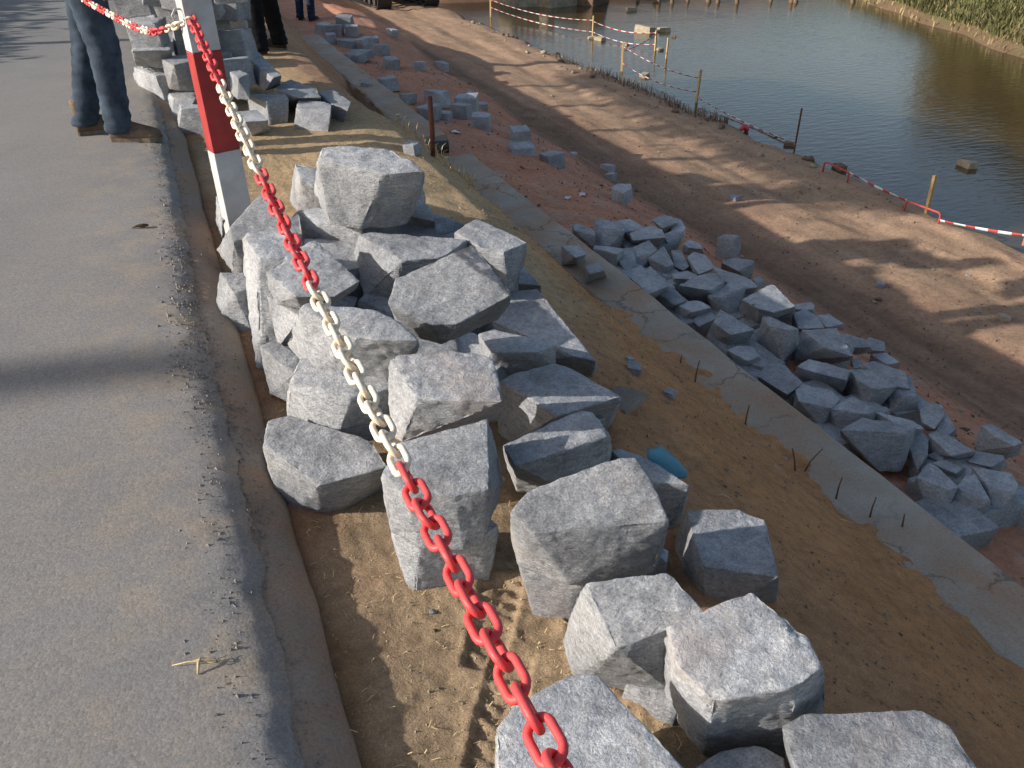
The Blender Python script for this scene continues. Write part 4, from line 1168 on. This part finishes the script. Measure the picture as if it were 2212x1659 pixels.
f1 = bar_frame([(1777, 372), (1786, 349), (1840, 374), (1830, 396)], 'bent red steel bar frame at the water, left of two')
f2 = bar_frame([(1953, 455), (1962, 434), (2032, 461), (2026, 486)], 'bent red steel bar frame at the water, right of two by the yellow stake')
tape(f1[1], f2[0], .01, 'tight white and red tape from the left bar frame to the right one', .03)
ez = stp[6][0].z
eb_ = Vector(ray_ground(2260, 590)) + Vector((0, 0, .35))
tape(f2[1] - Vector((0, 0, .08)), eb_, .02, 'tight white tape running out of the picture at the right edge', .03)
bm = bmesh.new()
sp = Vector(ray_ground(2225, 575))
box(bm, (0, 0, .35), (.05, .05, .8), .4, .004)
o = bm_obj('wooden_stake', bm, MAT['stake']); o.location = sp
tag(o, 'orange-headed stake cut off by the right picture edge', 'stake', 'stakes of the river barrier')
bm = bmesh.new()
box(bm, (0, 0, 0), (.22, .03, .12), .4, .004)
o = bm_obj('sign_board', bm, plain('orange_paint', (.55, .14, .06), .6)); o.location = Vector(CAM + ray(2222, 512) * depth(sp) * .985)
tag(o, 'small orange board on the stake at the right picture edge', 'board')
bm = bmesh.new()
rp = Vector(ray_ground(1608, 286))
tube(bm, [(-.1, 0, .03), (-.03, .02, .09), (.03, -.02, .05), (.1, .03, .08)], [.02, .05, .045, .015], 8)
o = bm_obj('red_rag', bm, MAT['lred'], None, True); o.location = rp
tag(o, 'bright red scrap of plastic on the bank edge', 'plastic scrap')

# ------------------------------------------------------------------ people
def loft(bm, rings, cap=True):
    R = [[bm.verts.new(p) for p in r] for r in rings]
    n = len(R[0])
    for A, B in zip(R, R[1:]):
        for k in range(n): bm.faces.new((A[k], A[(k + 1) % n], B[(k + 1) % n], B[k]))
    if cap:
        bm.faces.new(R[0][::-1]); bm.faces.new(R[-1])


def leg_rings(hip, knee, ankle, radii, wr, seed, n=46, m=28, z_end=0.0):
    """trouser leg with folds; path hip > knee > ankle"""
    path = [Vector(hip), Vector(knee), Vector(ankle)]
    t = np.linspace(0, 1, n)[:, None]
    pp = np.array([list(v) for v in path])
    C = np.where(t < .5, pp[0] + (pp[1] - pp[0]) * t * 2, pp[1] + (pp[2] - pp[1]) * (t - .5) * 2)
    r = np.interp(t, [0, .2, .5, .75, .92, 1], radii)
    low = np.interp(t, [0, .42, .52, .62, .8, 1], [.5, .6, 1.0, .45, .9, 1.8])
    a = np.linspace(0, 2 * math.pi, m, endpoint=False)[None]
    z = C[:, 2:3] + a * 0
    f = fbm(np.cos(a) * 1.3 + seed + z * 0, np.sin(a) * 1.3 + z * 0, z * 9, 2, seed) * .6
    f = f + np.sin(z * 95 + 2.2 * np.sin(a + seed) + 2.5 * perlin(z * 6, a + z * 0, seed=seed)) * .45 * low
    f = f + fbm(np.cos(a) * 3 + z * 0, np.sin(a) * 3 + seed + z * 0, z * 24, 2, seed + 3) * .5
    q = r + wr * f
    X = C[:, 0:1] + np.cos(a) * q; Y = C[:, 1:2] + np.sin(a) * q * .9
    return [[Vector((X[i, k], Y[i, k], z[i, k])) for k in range(m)] for i in range(n)]


def boot(parent, pos, yaw, mat, matsole):
    st = [(-.085, .030, .085), (-.075, .036, .10), (-.04, .038, .11), (.0, .040, .105), (.05, .041, .088), (.10, .046, .072), (.15, .048, .058), (.185, .040, .046), (.20, .022, .036)]
    bm = bmesh.new()
    rings = []
    for x, hw, h in st:
        rings.append([Vector((x, math.cos(a) * hw * (1.0 if math.sin(a) < .5 else .88), .022 + max(0, math.sin(a)) * h + (min(0, math.sin(a)) * .004))) for a in [2 * math.pi * k / 18 for k in range(18)]])
    loft(bm, rings)
    an = []
    for z, r in ((.06, .046), (.10, .046), (.14, .047), (.18, .049), (.20, .050)):
        an.append([Vector((-.035 + math.cos(a) * r * 1.08, math.sin(a) * r * .92, z)) for a in [2 * math.pi * k / 18 for k in range(18)]])
    loft(bm, an)
    bmesh.ops.recalc_face_normals(bm, faces=bm.faces)
    o = bm_obj('boot', bm, mat, parent, True)
    o.location = pos; o.rotation_euler = (0, 0, yaw)
    bm = bmesh.new()
    out = [(x, s * (hw + .004)) for s in (1,) for x, hw, h in st] + [(x, -(hw + .004)) for x, hw, h in st[::-1]]
    loft(bm, [[Vector((x, y, 0)) for x, y in out], [Vector((x, y, .024)) for x, y in out]])
    bmesh.ops.recalc_face_normals(bm, faces=bm.faces)
    s = bm_obj('sole', bm, matsole, o)
    for k in range(3):
        bm = bmesh.new()
        tube(bm, [(.02 + k * .028, -.034, .10 - k * .012), (.025 + k * .028, 0, .118 - k * .014), (.02 + k * .028, .034, .10 - k * .012)], .003, 6)
        bm_obj('lace', bm, matsole, o, True)


def skin_obj(name, nodes, edges, mat, parent, sub=2):
    me = bpy.data.meshes.new(name)
    me.from_pydata([n[0] for n in nodes], edges, [])
    me.materials.append(mat)
    o = bpy.data.objects.new(name, me)
    COL.objects.link(o)
    o.parent = parent
    m = o.modifiers.new('skin', 'SKIN')
    m.use_smooth_shade = True
    if not me.skin_vertices:
        return o
    for i, n in enumerate(nodes):
        r = n[1] if isinstance(n[1], tuple) else (n[1], n[1])
        me.skin_vertices[0].data[i].radius = r
        me.skin_vertices[0].data[i].use_root = (i == 0)
    s = o.modifiers.new('smooth', 'SUBSURF'); s.levels = sub; s.render_levels = sub
    return o


def person(loc, yaw, pants, bootm, label, seed, feet, hip=.93, armout=.12, bend=0.0):
    root = tag(empty('person', loc, yaw), label, 'person')
    (lx, ly, la), (rx, ry, ra) = feet
    k = hip / .93
    L = [(0, 0, 0.98 * k), (-.01, 0, 1.15 * k), (.0 + bend * .3, 0, 1.38 * k), (.02 + bend * .45, 0, 1.50 * k), (.04 + bend * .5, 0, 1.60 * k), (.05 + bend * .5, 0, 1.70 * k)]
    sh = 1.42 * k
    nodes = [(L[0], (.15, .12)), (L[1], (.13, .11)), (L[2], (.15, .11)), (L[3], .055), (L[4], (.075, .09)), (L[5], (.070, .085))]
    edges = [(i, i + 1) for i in range(5)]
    def add(p, r, j):
        nodes.append((p, r)); edges.append((j, len(nodes) - 1)); return len(nodes) - 1
    hands = []
    for s in (-1, 1):
        a = add((bend * .3, s * .18, sh), .055, 2)
        b = add((.0 + bend * .4, s * (.22 + armout * .5), sh - .28), .045, a)
        c = add((.10 + bend * .5, s * (.23 + armout * .6), sh - .50), .030, b)
        h = add((.13 + bend * .5, s * (.23 + armout * .6), sh - .56), (.040, .022), c)
        hands.append((nodes[h][0], s))
        y0 = ly if s > 0 else ry; x0 = lx if s > 0 else rx
        t = add((.0, s * .09, .88 * k), .075, 0)
        kn = add((x0 * .6 + .03, (s * .09 + y0) / 2, .48 * k), .055, t)
        add((x0 - .02, y0, .10), .040, kn)
    skin_obj('body', nodes, edges, MAT['skin'], root)
    for (hp, s) in hands:
        bm = bmesh.new()
        for f, (dy, ln) in enumerate(((-.03, .075), (-.010, .088), (.010, .082), (.028, .066))):
            q = Vector(hp) + Vector((.02, dy, -.03))
            tube(bm, [q, q + Vector((.012, 0, -ln * .45)), q + Vector((.004, 0, -ln * .8)), q + Vector((-.012, 0, -ln))], [.009, .0085, .008, .006], 8)
        q = Vector(hp) + Vector((.03, -s * .03, .02))
        tube(bm, [q, q + Vector((.022, -s * .014, -.028)), q + Vector((.028, -s * .012, -.055))], [.011, .010, .007], 8)
        bm_obj('fingers', bm, MAT['skin'], root, True)
    # shirt over trunk and upper arms
    sn = [((0, 0, .93 * k), (.165, .135)), (L[1], (.15, .125)), (L[2], (.165, .12)), ((L[2][0], 0, 1.46 * k), .075)]
    se = [(0, 1), (1, 2), (2, 3)]
    for s in (-1, 1):
        sn.append(((bend * .3, s * .185, sh), .068)); se.append((2, len(sn) - 1))
        sn.append(((.0 + bend * .4, s * (.21 + armout * .4), sh - .22), .060)); se.append((len(sn) - 2, len(sn) - 1))
    skin_obj('shirt', sn, se, MAT['shirt'], root)
    hb = bmesh.new()
    bmesh.ops.create_icosphere(hb, subdivisions=3, radius=1, matrix=Matrix.Translation((L[5][0] - .012, 0, L[5][2] + .01)) @ Matrix.Diagonal((.098, .088, .085, 1)))
    for v in list(hb.verts):
        if v.co.x > L[5][0] + .045 and v.co.z < L[5][2] + .045: hb.verts.remove(v)
    bm_obj('hair', hb, MAT['hair'], root, True)
    fb_ = bmesh.new()
    hx, hz = L[4][0] + .085, L[4][2] + .02
    tube(fb_, [(hx - .01, 0, hz + .02), (hx + .02, 0, hz - .015), (hx, 0, hz - .025)], [.010, .016, .010], 8)
    for s in (-1, 1):
        bmesh.ops.create_icosphere(fb_, subdivisions=2, radius=.012, matrix=Matrix.Translation((hx - .012, s * .032, hz + .025)))
        bmesh.ops.create_icosphere(fb_, subdivisions=2, radius=1, matrix=Matrix.Translation((L[4][0], s * .082, hz)) @ Matrix.Diagonal((.018, .008, .03, 1)))
    tube(fb_, [(hx - .014, -.025, hz - .06), (hx - .004, 0, hz - .062), (hx - .014, .025, hz - .06)], .007, 6)
    bm_obj('face', fb_, MAT['skin'], root, True)
    # trousers
    tb = bmesh.new()
    for s, (fx, fy, fa) in ((1, feet[0]), (-1, feet[1])):
        loft(tb, leg_rings((0, s * .095, .90 * k), (fx * .55 + .015, (s * .095 + fy) / 2, .50 * k), (fx - .03, fy, .055), [.108, .100, .086, .078, .075, .078], .0075, seed + s * 3))
    hr_ = []
    for z, a_, b_ in ((.80, .11, .19), (.86, .125, .20), (.93, .13, .19), (1.0, .125, .175)):
        hr_.append([Vector((math.cos(t) * a_, math.sin(t) * b_, z * k)) for t in [2 * math.pi * q / 28 for q in range(28)]])
    loft(tb, hr_)
    bmesh.ops.recalc_face_normals(tb, faces=tb.faces)
    bm_obj('trousers', tb, MAT[pants], root, True)
    for s, (fx, fy, fa) in ((1, feet[0]), (-1, feet[1])):
        boot(root, (fx, fy, 0), fa, MAT[bootm], MAT['sole'])
    return root


m1 = at(262, 296, 0.0)
person((m1[0] + .0, m1[1] + .03, .0), math.radians(-8), 'jeans', 'boot', 'man in blue jeans and brown work boots standing on the road edge', 3, [(-.17, .10, .25), (.05, -.12, -.2)], hip=.95)
q2 = ray_ground(582, 112)
person((q2[0], q2[1], q2[2] - .01), math.radians(150), 'black', 'dboot', 'worker in black trousers and dusty boots behind the second pile', 11, [(.03, .19, .4), (-.02, -.17, -.3)], hip=.93)
q3 = ray_ground(664, 44)
person((q3[0], q3[1], q3[2] - .01), math.radians(60), 'djeans', 'dboot', 'far worker in dark blue trousers standing above the far heap', 17, [(.02, .13, .2), (-.05, -.12, -.2)], hip=.93)

# ------------------------------------------------------------------ excavator on the track
ex = ray_ground(855, 21)
exr = tag(empty('excavator', (ex[0] + .3, ex[1] + 1.45, float(ground_z(ex[1] + 1.45, ex[0] + .3, False)))), 'dark crawler excavator parked on the track at the top edge', 'excavator')
exr.rotation_euler = (0, 0, math.radians(4))
for s in (-1, 1):
    bm = bmesh.new()
    path = []
    for k in range(17):
        a = -math.pi / 2 + math.pi * k / 16
        path.append((1.15 + .30 * math.cos(a), .31 + .30 * math.sin(a)))
    for k in range(17):
        a = math.pi / 2 + math.pi * k / 16
        path.append((-1.15 + .30 * math.cos(a), .31 + .30 * math.sin(a)))
    full = []
    for (y0, z0), (y1, z1) in zip(path, path[1:] + path[:1]):
        n = max(1, int(math.hypot(y1 - y0, z1 - z0) / .12))
        full += [(y0 + (y1 - y0) * t / n, z0 + (z1 - z0) * t / n) for t in range(n)]
    for i, (y, z) in enumerate(full):
        y2, z2 = full[(i + 1) % len(full)]
        an = math.atan2(z2 - z, y2 - y)
        m = Matrix.Translation((s * .72, y, z)) @ Matrix.Rotation(an, 4, 'X') @ Matrix.Diagonal((.42, .105, .045, 1))
        bmesh.ops.create_cube(bm, size=1, matrix=m)
    tr = bm_obj('crawler_track', bm, MAT['steel'], exr)
    for k in range(5):
        bm = bmesh.new()
        tube(bm, [(s * .58, -.9 + .45 * k, .20), (s * .86, -.9 + .45 * k, .20)], .12, 14)
        bm_obj('roller', bm, MAT['steel'], tr)
bm = bmesh.new(); box(bm, (0, 0, .42), (1.1, 1.6, .3), 0, .03); bm_obj('undercarriage', bm, MAT['steel'], exr)
bm = bmesh.new(); box(bm, (0, .25, 1.1), (1.9, 2.5, .85), 0, .08); bm_obj('engine_house', bm, MAT['yellow'], exr)
bm = bmesh.new(); box(bm, (-.5, -.55, 2.0), (.85, 1.1, 1.0), 0, .06); cab = bm_obj('cab', bm, MAT['yellow'], exr)
bm = bmesh.new(); box(bm, (-.5, -1.11, 2.05), (.7, .02, .7), 0, .005); bm_obj('window', bm, MAT['glass'], cab)
bm = bmesh.new(); tube(bm, [(.3, -.9, 1.2), (.3, -1.8, 3.0), (.3, -3.2, 3.0)], [.16, .2, .12], 8); bm_obj('boom', bm, MAT['yellow'], exr)
bm = bmesh.new(); tube(bm, [(.3, -3.2, 3.0), (.3, -3.6, 2.0), (.3, -3.3, 1.6)], [.12, .12, .08], 8); bm_obj('dipper_arm', bm, MAT['yellow'], exr)

# ------------------------------------------------------------------ river stones, stumps, far walls
FARW = [(1135, 30, 100, .8, 'pale undercut boulder at the far side of the river'), (1195, 30, 80, .7, 'pale stone between the far boulders'), (1268, 26, 80, .9, 'dark square block of old masonry at the far side of the river')]
for k, (x, y, wp, hr, l) in enumerate(FARW):
    block(150 + k, x, y, wp, l, yaw=.3 * k, hr=hr, z=WZ - .2, mat='wstone' if k < 2 else 'bstone', name='boulder', cat='boulder')
RS = [(1363, 27, 22, 'white stone rising from the water near the stumps'), (1380, 61, 12, 'small stone farthest of the mid-river group'), (1392, 74, 38, 'longest flat stone of the mid-river group'), (1433, 72, 26, 'flat pale stone at the right of the mid-river group'), (1456, 84, 14, 'reddish stone right of the mid-river group'),
      (1296, 91, 24, 'pale stone beside the stake at the water edge'), (1279, 87, 18, 'stone at the foot of the water edge stake'), (1352, 101, 16, 'pale flat stone near the leaning tape'), (1424, 112, 18, 'flat stone between the two water stakes'),
      (1352, 159, 22, 'flat yellow stone at the foot of the bank stake'), (1392, 170, 24, 'squarish pale block standing at the waterline'), (1316, 153, 12, 'small white stone on the bank'), (1234, 122, 14, 'white stone with a grey back on the bank'), (1086 + 2, 40, 12, 'pale stone far left on the bank'),
      (2086, 367, 40, 'flat pale stone alone in the blue water'), (1703, 320, 26, 'black stone at the foot of the thin dark stake'), (1672, 302, 14, 'brown stone in the blue water near the bank'), (1812, 372, 34, 'brown stone between the red bars at the waterline'), (1740, 360, 22, 'pale lump of earth at the waterline'), (1560, 268, 20, 'stone at the bend of the bank')]
for k, (x, y, wp, l) in enumerate(RS):
    onland = k in (9, 11, 12, 13)
    block(170 + k, x, y, wp, l, yaw=k, hr=.4, z=None if onland else WZ - .03, mat='bstone' if k in (4, 15, 16, 17) else 'wstone', name='river_stone', group='stones in the river', dr=.6)
SX = [1377, 1415, 1422, 1451, 1485, 1530, 1550, 1591, 1664, 1709, 1718, 1841]
for k, x in enumerate(SX):
    bm = bmesh.new()
    y = 4 + (k * 5) % 4
    q = at(x, y, WZ)
    h = .20 + .15 * ((k * 7) % 5) / 4
    r_ = .06 + .03 * ((k * 3) % 4) / 3
    tube(bm, [(0, 0, -.4), (.02, 0, 0), (.03 * math.sin(k), .02, h)], [r_ * 1.1, r_, r_ * .75], 8)
    o = bm_obj('wooden_stump', bm, MAT['stump'], None, True); o.location = q
    tag(o, 'weathered wooden stump in the row along the far shore', 'stump', 'row of stumps in the far water')


# ------------------------------------------------------------------ small litter
def pebbles(n, seed, fu, name, mats, label, smin, smax):
    r = np.random.default_rng(seed)
    meshes = []
    for k in range(6):
        pts = r.normal(size=(9, 3)); pts /= np.linalg.norm(pts, axis=1)[:, None]; pts *= (1, .8, .5)
        bm, c = rock_mesh(pts, .5, .08, seed + k, .05)
        me = bpy.data.meshes.new(name); bm.to_mesh(me); bm.free()
        me.materials.append(MAT[mats[k % len(mats)]])
        me.polygons.foreach_set('use_smooth', [True] * len(me.polygons))
        meshes.append(me)
    for i in range(n):
        u_, v_ = fu(r)
        s = smin + (smax - smin) * r.random() ** 2.5
        o = bpy.data.objects.new(name, meshes[i % 6]); COL.objects.link(o)
        o.location = (v_, u_, float(ground_z(u_, v_)) + s * .2)
        o.scale = (s, s, s); o.rotation_euler = (r.uniform(-.3, .3), r.uniform(-.3, .3), r.uniform(0, 6.28))
        tag(o, label, 'pebble', label)


pebbles(65, 500, lambda r: (2.5 + 13 * r.random() ** 1.4, 4.4 + 3.3 * r.random()), 'pebble', ['bstone', 'wstone', 'rock'], 'small pebble lying loose on the dirt track', .012, .05)
pebbles(80, 510, lambda r: (1.5 + 11 * r.random() ** 1.3, 2.6 + 2.0 * r.random()), 'pebble', ['rock', 'bstone', 'bstone'], 'small stone chip on the red earth slope', .012, .05)
pebbles(45, 540, lambda r: (.75 + 2.6 * r.random() ** 1.3, .16 + .8 * r.random()), 'pebble', ['rock', 'bstone', 'rock'], 'tiny stone chip on the sand between the near blocks', .003, .013)
pebbles(35, 520, lambda r: (.8 + 4 * r.random(), 1.15 + .85 * r.random()), 'pebble', ['rock', 'bstone', 'wstone'], 'small clod on the brown sand slope', .006, .022)
pebbles(65, 530, lambda r: (8 + 14 * r.random(), 7.5 + .75 * r.random()), 'pebble', ['wstone', 'bstone', 'wstone'], 'rubble stone along the river bank edge', .03, .12)
for k, (x, y, wp, l) in enumerate([(1360, 782, 18, 'grey clod of mortar on the sand, upper of two'), (1368, 806, 34, 'grey clod of mortar beside the flat paving slab'), (1446, 858, 26, 'grey stone chip on the sand slope near the beam'),
                                   (2165, 693, 22, 'white pebble lying in the sunlit part of the track'), (1900, 622, 20, 'grey stone half sunk in the shaded track'), (1585, 435, 22, 'dark flat stone on the shaded track')]):
    block(400 + k, x, y, wp, l, yaw=k, hr=.45, mat='wstone' if k == 3 else 'rock', name='small_stone', group='small loose stones')
for k, (x, y, wp, l) in enumerate([(1226, 431, 14, 'small white paper scrap on the red slope, left of two'), (1258, 424, 18, 'white paper scrap on the red slope, right of two'), (985, 288, 20, 'white paper scrap near the rusty rod'), (845, 140, 12, 'white scrap beside the far heap')]):
    q = ray_ground(x, y); w_ = wp * S * depth(q) / F
    rr_ = np.random.default_rng(k)
    P = [(a * w_ / 2, b * w_ / 3, .01 + .02 * rr_.random()) for a in (-1, -.3, .4, 1) for b in (-1, 0, 1)]
    o = mesh_obj('paper_scrap', P, grid_faces(4, 3), MAT['paper']); o.location = q; o.rotation_euler = (0, 0, k)
    o.modifiers.new('thickness', 'SOLIDIFY').thickness = .002
    tag(o, l, 'paper')


def blades(u_, v_, dz, lmin, lmax, wd, seed, lie, name, mat, label):
    r = np.random.default_rng(seed)
    n = len(u_)
    b = np.c_[v_, u_, ground_z(u_, v_) + dz]
    a = r.uniform(0, 6.28, n); L = r.uniform(lmin, lmax, n)[:, None]
    d = np.c_[np.cos(a), np.sin(a), a * 0]; s = np.c_[-np.sin(a), np.cos(a), a * 0] * wd * r.uniform(.6, 1.3, (n, 1))
    ln = r.uniform(.15, .9, (n, 1)); up = np.array([[0, 0, 1.0]])
    if lie:
        t1 = b + d * L * .5 + up * (.004 + L * .08 * r.random((n, 1))); t2 = b + d * L + s * 3 * r.uniform(-1, 1, (n, 1))
    else:
        t1 = b + d * L * ln * .35 + up * L * .6; t2 = b + d * L * ln + up * L * (1 - .45 * ln)
    V_ = np.stack([b - s, b + s, t1 - s * .8, t1 + s * .8, t2], 1).reshape(-1, 3)
    k = np.arange(n) * 5
    Fc = [(x, x + 1, x + 3, x + 2) for x in k] + [(x + 2, x + 3, x + 4) for x in k]
    return stuff(mesh_obj(name, V_, Fc, MAT[mat]), label)


R_ = np.random.default_rng(77).random
blades(.7 + 2.2 * R_(520) ** 1.5, .10 + .6 * R_(520), .003, .008, .035, .0011, 601, True, 'straw_bits', 'straw', 'dry straw bits strewn over the sand beside the kerb')
blades(1.5 + 6 * R_(260), 1.2 + .85 * R_(260), .003, .02, .07, .0016, 602, True, 'slope_straw', 'straw', 'dry straw and roots on the sand slope')
blades(4.9 + 1.2 * R_(140), 1.55 + .35 * R_(140), .0, .04, .12, .003, 603, False, 'dry_tuft', 'straw', 'dry grass tuft hanging at the sand edge by the drain')
wisp = at(430, 1437, .004)
bm = bmesh.new()
tube(bm, [(-.05, .02, .0), (-.02, .012, .006), (.0, .0, .012), (.03, -.006, .008), (.06, .004, .0)], [.0008, .0015, .002, .0013, .0006], 6)
tube(bm, [(-.004, -.022, .0), (.001, -.004, .012), (.006, .006, .014)], [.002, .0035, .002], 6)
tube(bm, [(.0, .0, .012), (.035, -.014, .004), (.055, -.008, .001)], [.0012, .001, .0006], 6)
tube(bm, [(-.012, .008, .008), (.02, .004, .012), (.045, -.01, .003)], [.0012, .001, .0006], 6)
o = bm_obj('straw_wisp', bm, MAT['straw'], None, True); o.location = wisp
tag(o, 'crossed wisp of dry straw lying on the asphalt', 'straw')
tw = at(305, 490, .006)
bm = bmesh.new()
tube(bm, [(-.04, 0, .0), (-.015, .004, .005), (.01, -.002, .006), (.03, .006, .002)], [.002, .006, .009, .005], 7)
o = bm_obj('twig', bm, MAT['trunk'], None, True); o.location = tw
tag(o, 'dark bit of twig on the asphalt near the kerb', 'twig')

# ------------------------------------------------------------------ vegetation
gu = 8 + 26 * R_(90000)
gv = far_bank_v(gu) + .25 + 9 * R_(90000) ** 1.3
keep = perlin(gu * .6, gv * .6, seed=77) + .42 > R_(90000) * .6
gu, gv = gu[keep], gv[keep]
blades(gu, gv, -.03, .08, .34, .015, 701, False, 'bank_grass', 'grass', 'green grass and weeds covering the far river bank')
gu = 8 + 26 * R_(1000)
blades(gu, far_bank_v(gu) - .1 + 1.1 * R_(1000), -.03, .08, .3, .02, 702, False, 'bank_reeds', 'dry', 'dry reeds and roots along the far waterline')
blades(11 + 6 * R_(800) ** 1.5, 7.8 + .55 * R_(800), -.03, .08, .25, .006, 703, False, 'shore_weeds', 'stump', 'dark withered weeds on the near bank')


def tree(u_, v_, h, cb, rad, n, seed, label, name='street_tree', z0=-.1, leaf='leaf', group='trees across the road', lsz=1.0):
    r = np.random.default_rng(seed)
    root = tag(empty(name, (v_, u_, z0)), label, 'tree', group)
    bm = bmesh.new()
    tube(bm, [(0, 0, -.2), (.03, .02, cb * .5), (.0, .05, cb), (.05, .0, h * .8)], [.09, .07, .055, .02], 10)
    ends = []
    for k in range(9):
        a = k * 2.4; e = Vector((math.cos(a) * rad * .75, math.sin(a) * rad * .75, cb + (h - cb) * (.25 + .6 * r.random())))
        s0 = Vector((0, .04, cb * (.97 + .15 * r.random())))
        tube(bm, [s0, s0.lerp(e, .5) + Vector((0, 0, .1)), e], [.03, .02, .008], 6)
        ends.append(e)
    bm_obj('trunk', bm, MAT['trunk'], root, True)
    E_ = np.array([list(x) for x in ends])
    c = E_[np.arange(n) % 9] * (.4 + .6 * r.random((n, 1)))
    c[:, 2] = cb + (h - cb) * (.08 + .84 * r.random(n))
    q = c + r.normal(size=(n, 3)) * (rad * .22, rad * .22, (h - cb) * .08)
    d = r.normal(size=(n, 3)); d /= np.linalg.norm(d, axis=1)[:, None]
    s = np.cross(d, r.normal(size=(n, 3))); s /= np.linalg.norm(s, axis=1)[:, None]
    L = (.06 + .06 * r.random((n, 1))) * lsz
    V_ = np.stack([q - d * L, q + s * L * .5, q + d * L, q - s * L * .5], 1).reshape(-1, 3)
    Fc = np.arange(n * 4).reshape(-1, 4)
    mesh_obj('crown', V_, Fc, MAT[leaf], root)
    return root


TL = ['first', 'second', 'third', 'fourth', 'fifth']
for k, (u_, h, rad) in enumerate([(9.8, 4.1, 1.0), (11.3, 4.3, 1.1), (12.9, 4.35, 1.15), (14.6, 4.35, 1.15), (16.2, 4.3, 1.1)]):
    tree(u_, -4.9, h, 3.15, rad, 6000, 800 + k, TL[k] + ' small street tree across the road, counted from the camera')
for k in range(8):  # added beyond the view so the water mirrors something brown
    u_ = 8 + 2.9 * k
    v_ = float(far_bank_v(np.array([u_]))[0]) + 9.5 + (k % 3)
    tree(u_, v_, 3.4 + .5 * (k % 3), .4, 2.3, 9000, 850 + k, 'unseen brownish tree number %s added on the far bank to brown the river reflections' % ['one', 'two', 'three', 'four', 'five', 'six', 'seven', 'eight'][k], 'reflection_tree', float(ground_z(u_, v_)), 'brownleaf', 'trees added on the far bank', 2.2)
for k, (u_, h, w_) in enumerate([(5.4, 7.4, .17), (6.5, 7.0, .055)]):  # unseen poles, added to cast the shadow bands on the road
    bm = bmesh.new()
    tube(bm, [(0, 0, -.3), (.01, 0, h * .6), (.0, .02, h)], [w_, w_ * .95, w_ * .7], 14)
    o = bm_obj('shadow_pole', bm, MAT['stump'], None, True); o.location = (-18.0, u_, -.1)
    tag(o, ['thick', 'thin'][k] + ' unseen wooden pole added far across the road to cast a shadow on the asphalt', 'pole')


def shade_hedge(u0, u1, v_, h, seed, label):
    r = np.random.default_rng(seed)
    root = tag(empty('shade_hedge', (v_, (u0 + u1) / 2, -.1)), label, 'shade_hedge')
    n = 9000
    q = np.c_[r.normal(size=n) * .22, (u1 - u0) * (r.random(n) - .5), h * r.random(n) ** .8]
    d = r.normal(size=(n, 3)); d /= np.linalg.norm(d, axis=1)[:, None]
    s = np.cross(d, r.normal(size=(n, 3))); s /= np.linalg.norm(s, axis=1)[:, None]
    L = (.05 + .05 * r.random((n, 1)))
    V_ = np.stack([q - d * L, q + s * L * .5, q + d * L, q - s * L * .5], 1).reshape(-1, 3)
    Fc = np.arange(n * 4).reshape(-1, 4)
    mesh_obj('foliage', V_, Fc, MAT['leaf'], root)
    bm = bmesh.new()
    for k in range(7):
        y = (u1 - u0) * (k / 6 - .5)
        tube(bm, [(0, y, -.1), (.03, y + .05, h * .7)], [.03, .01], 6)
    bm_obj('stems', bm, MAT['trunk'], root)


shade_hedge(8.9, 15.6, -5.0, 1.6, 900, 'unseen strip of foliage added across the road to shade the asphalt')  # out of view, added to shade the far stretch of road
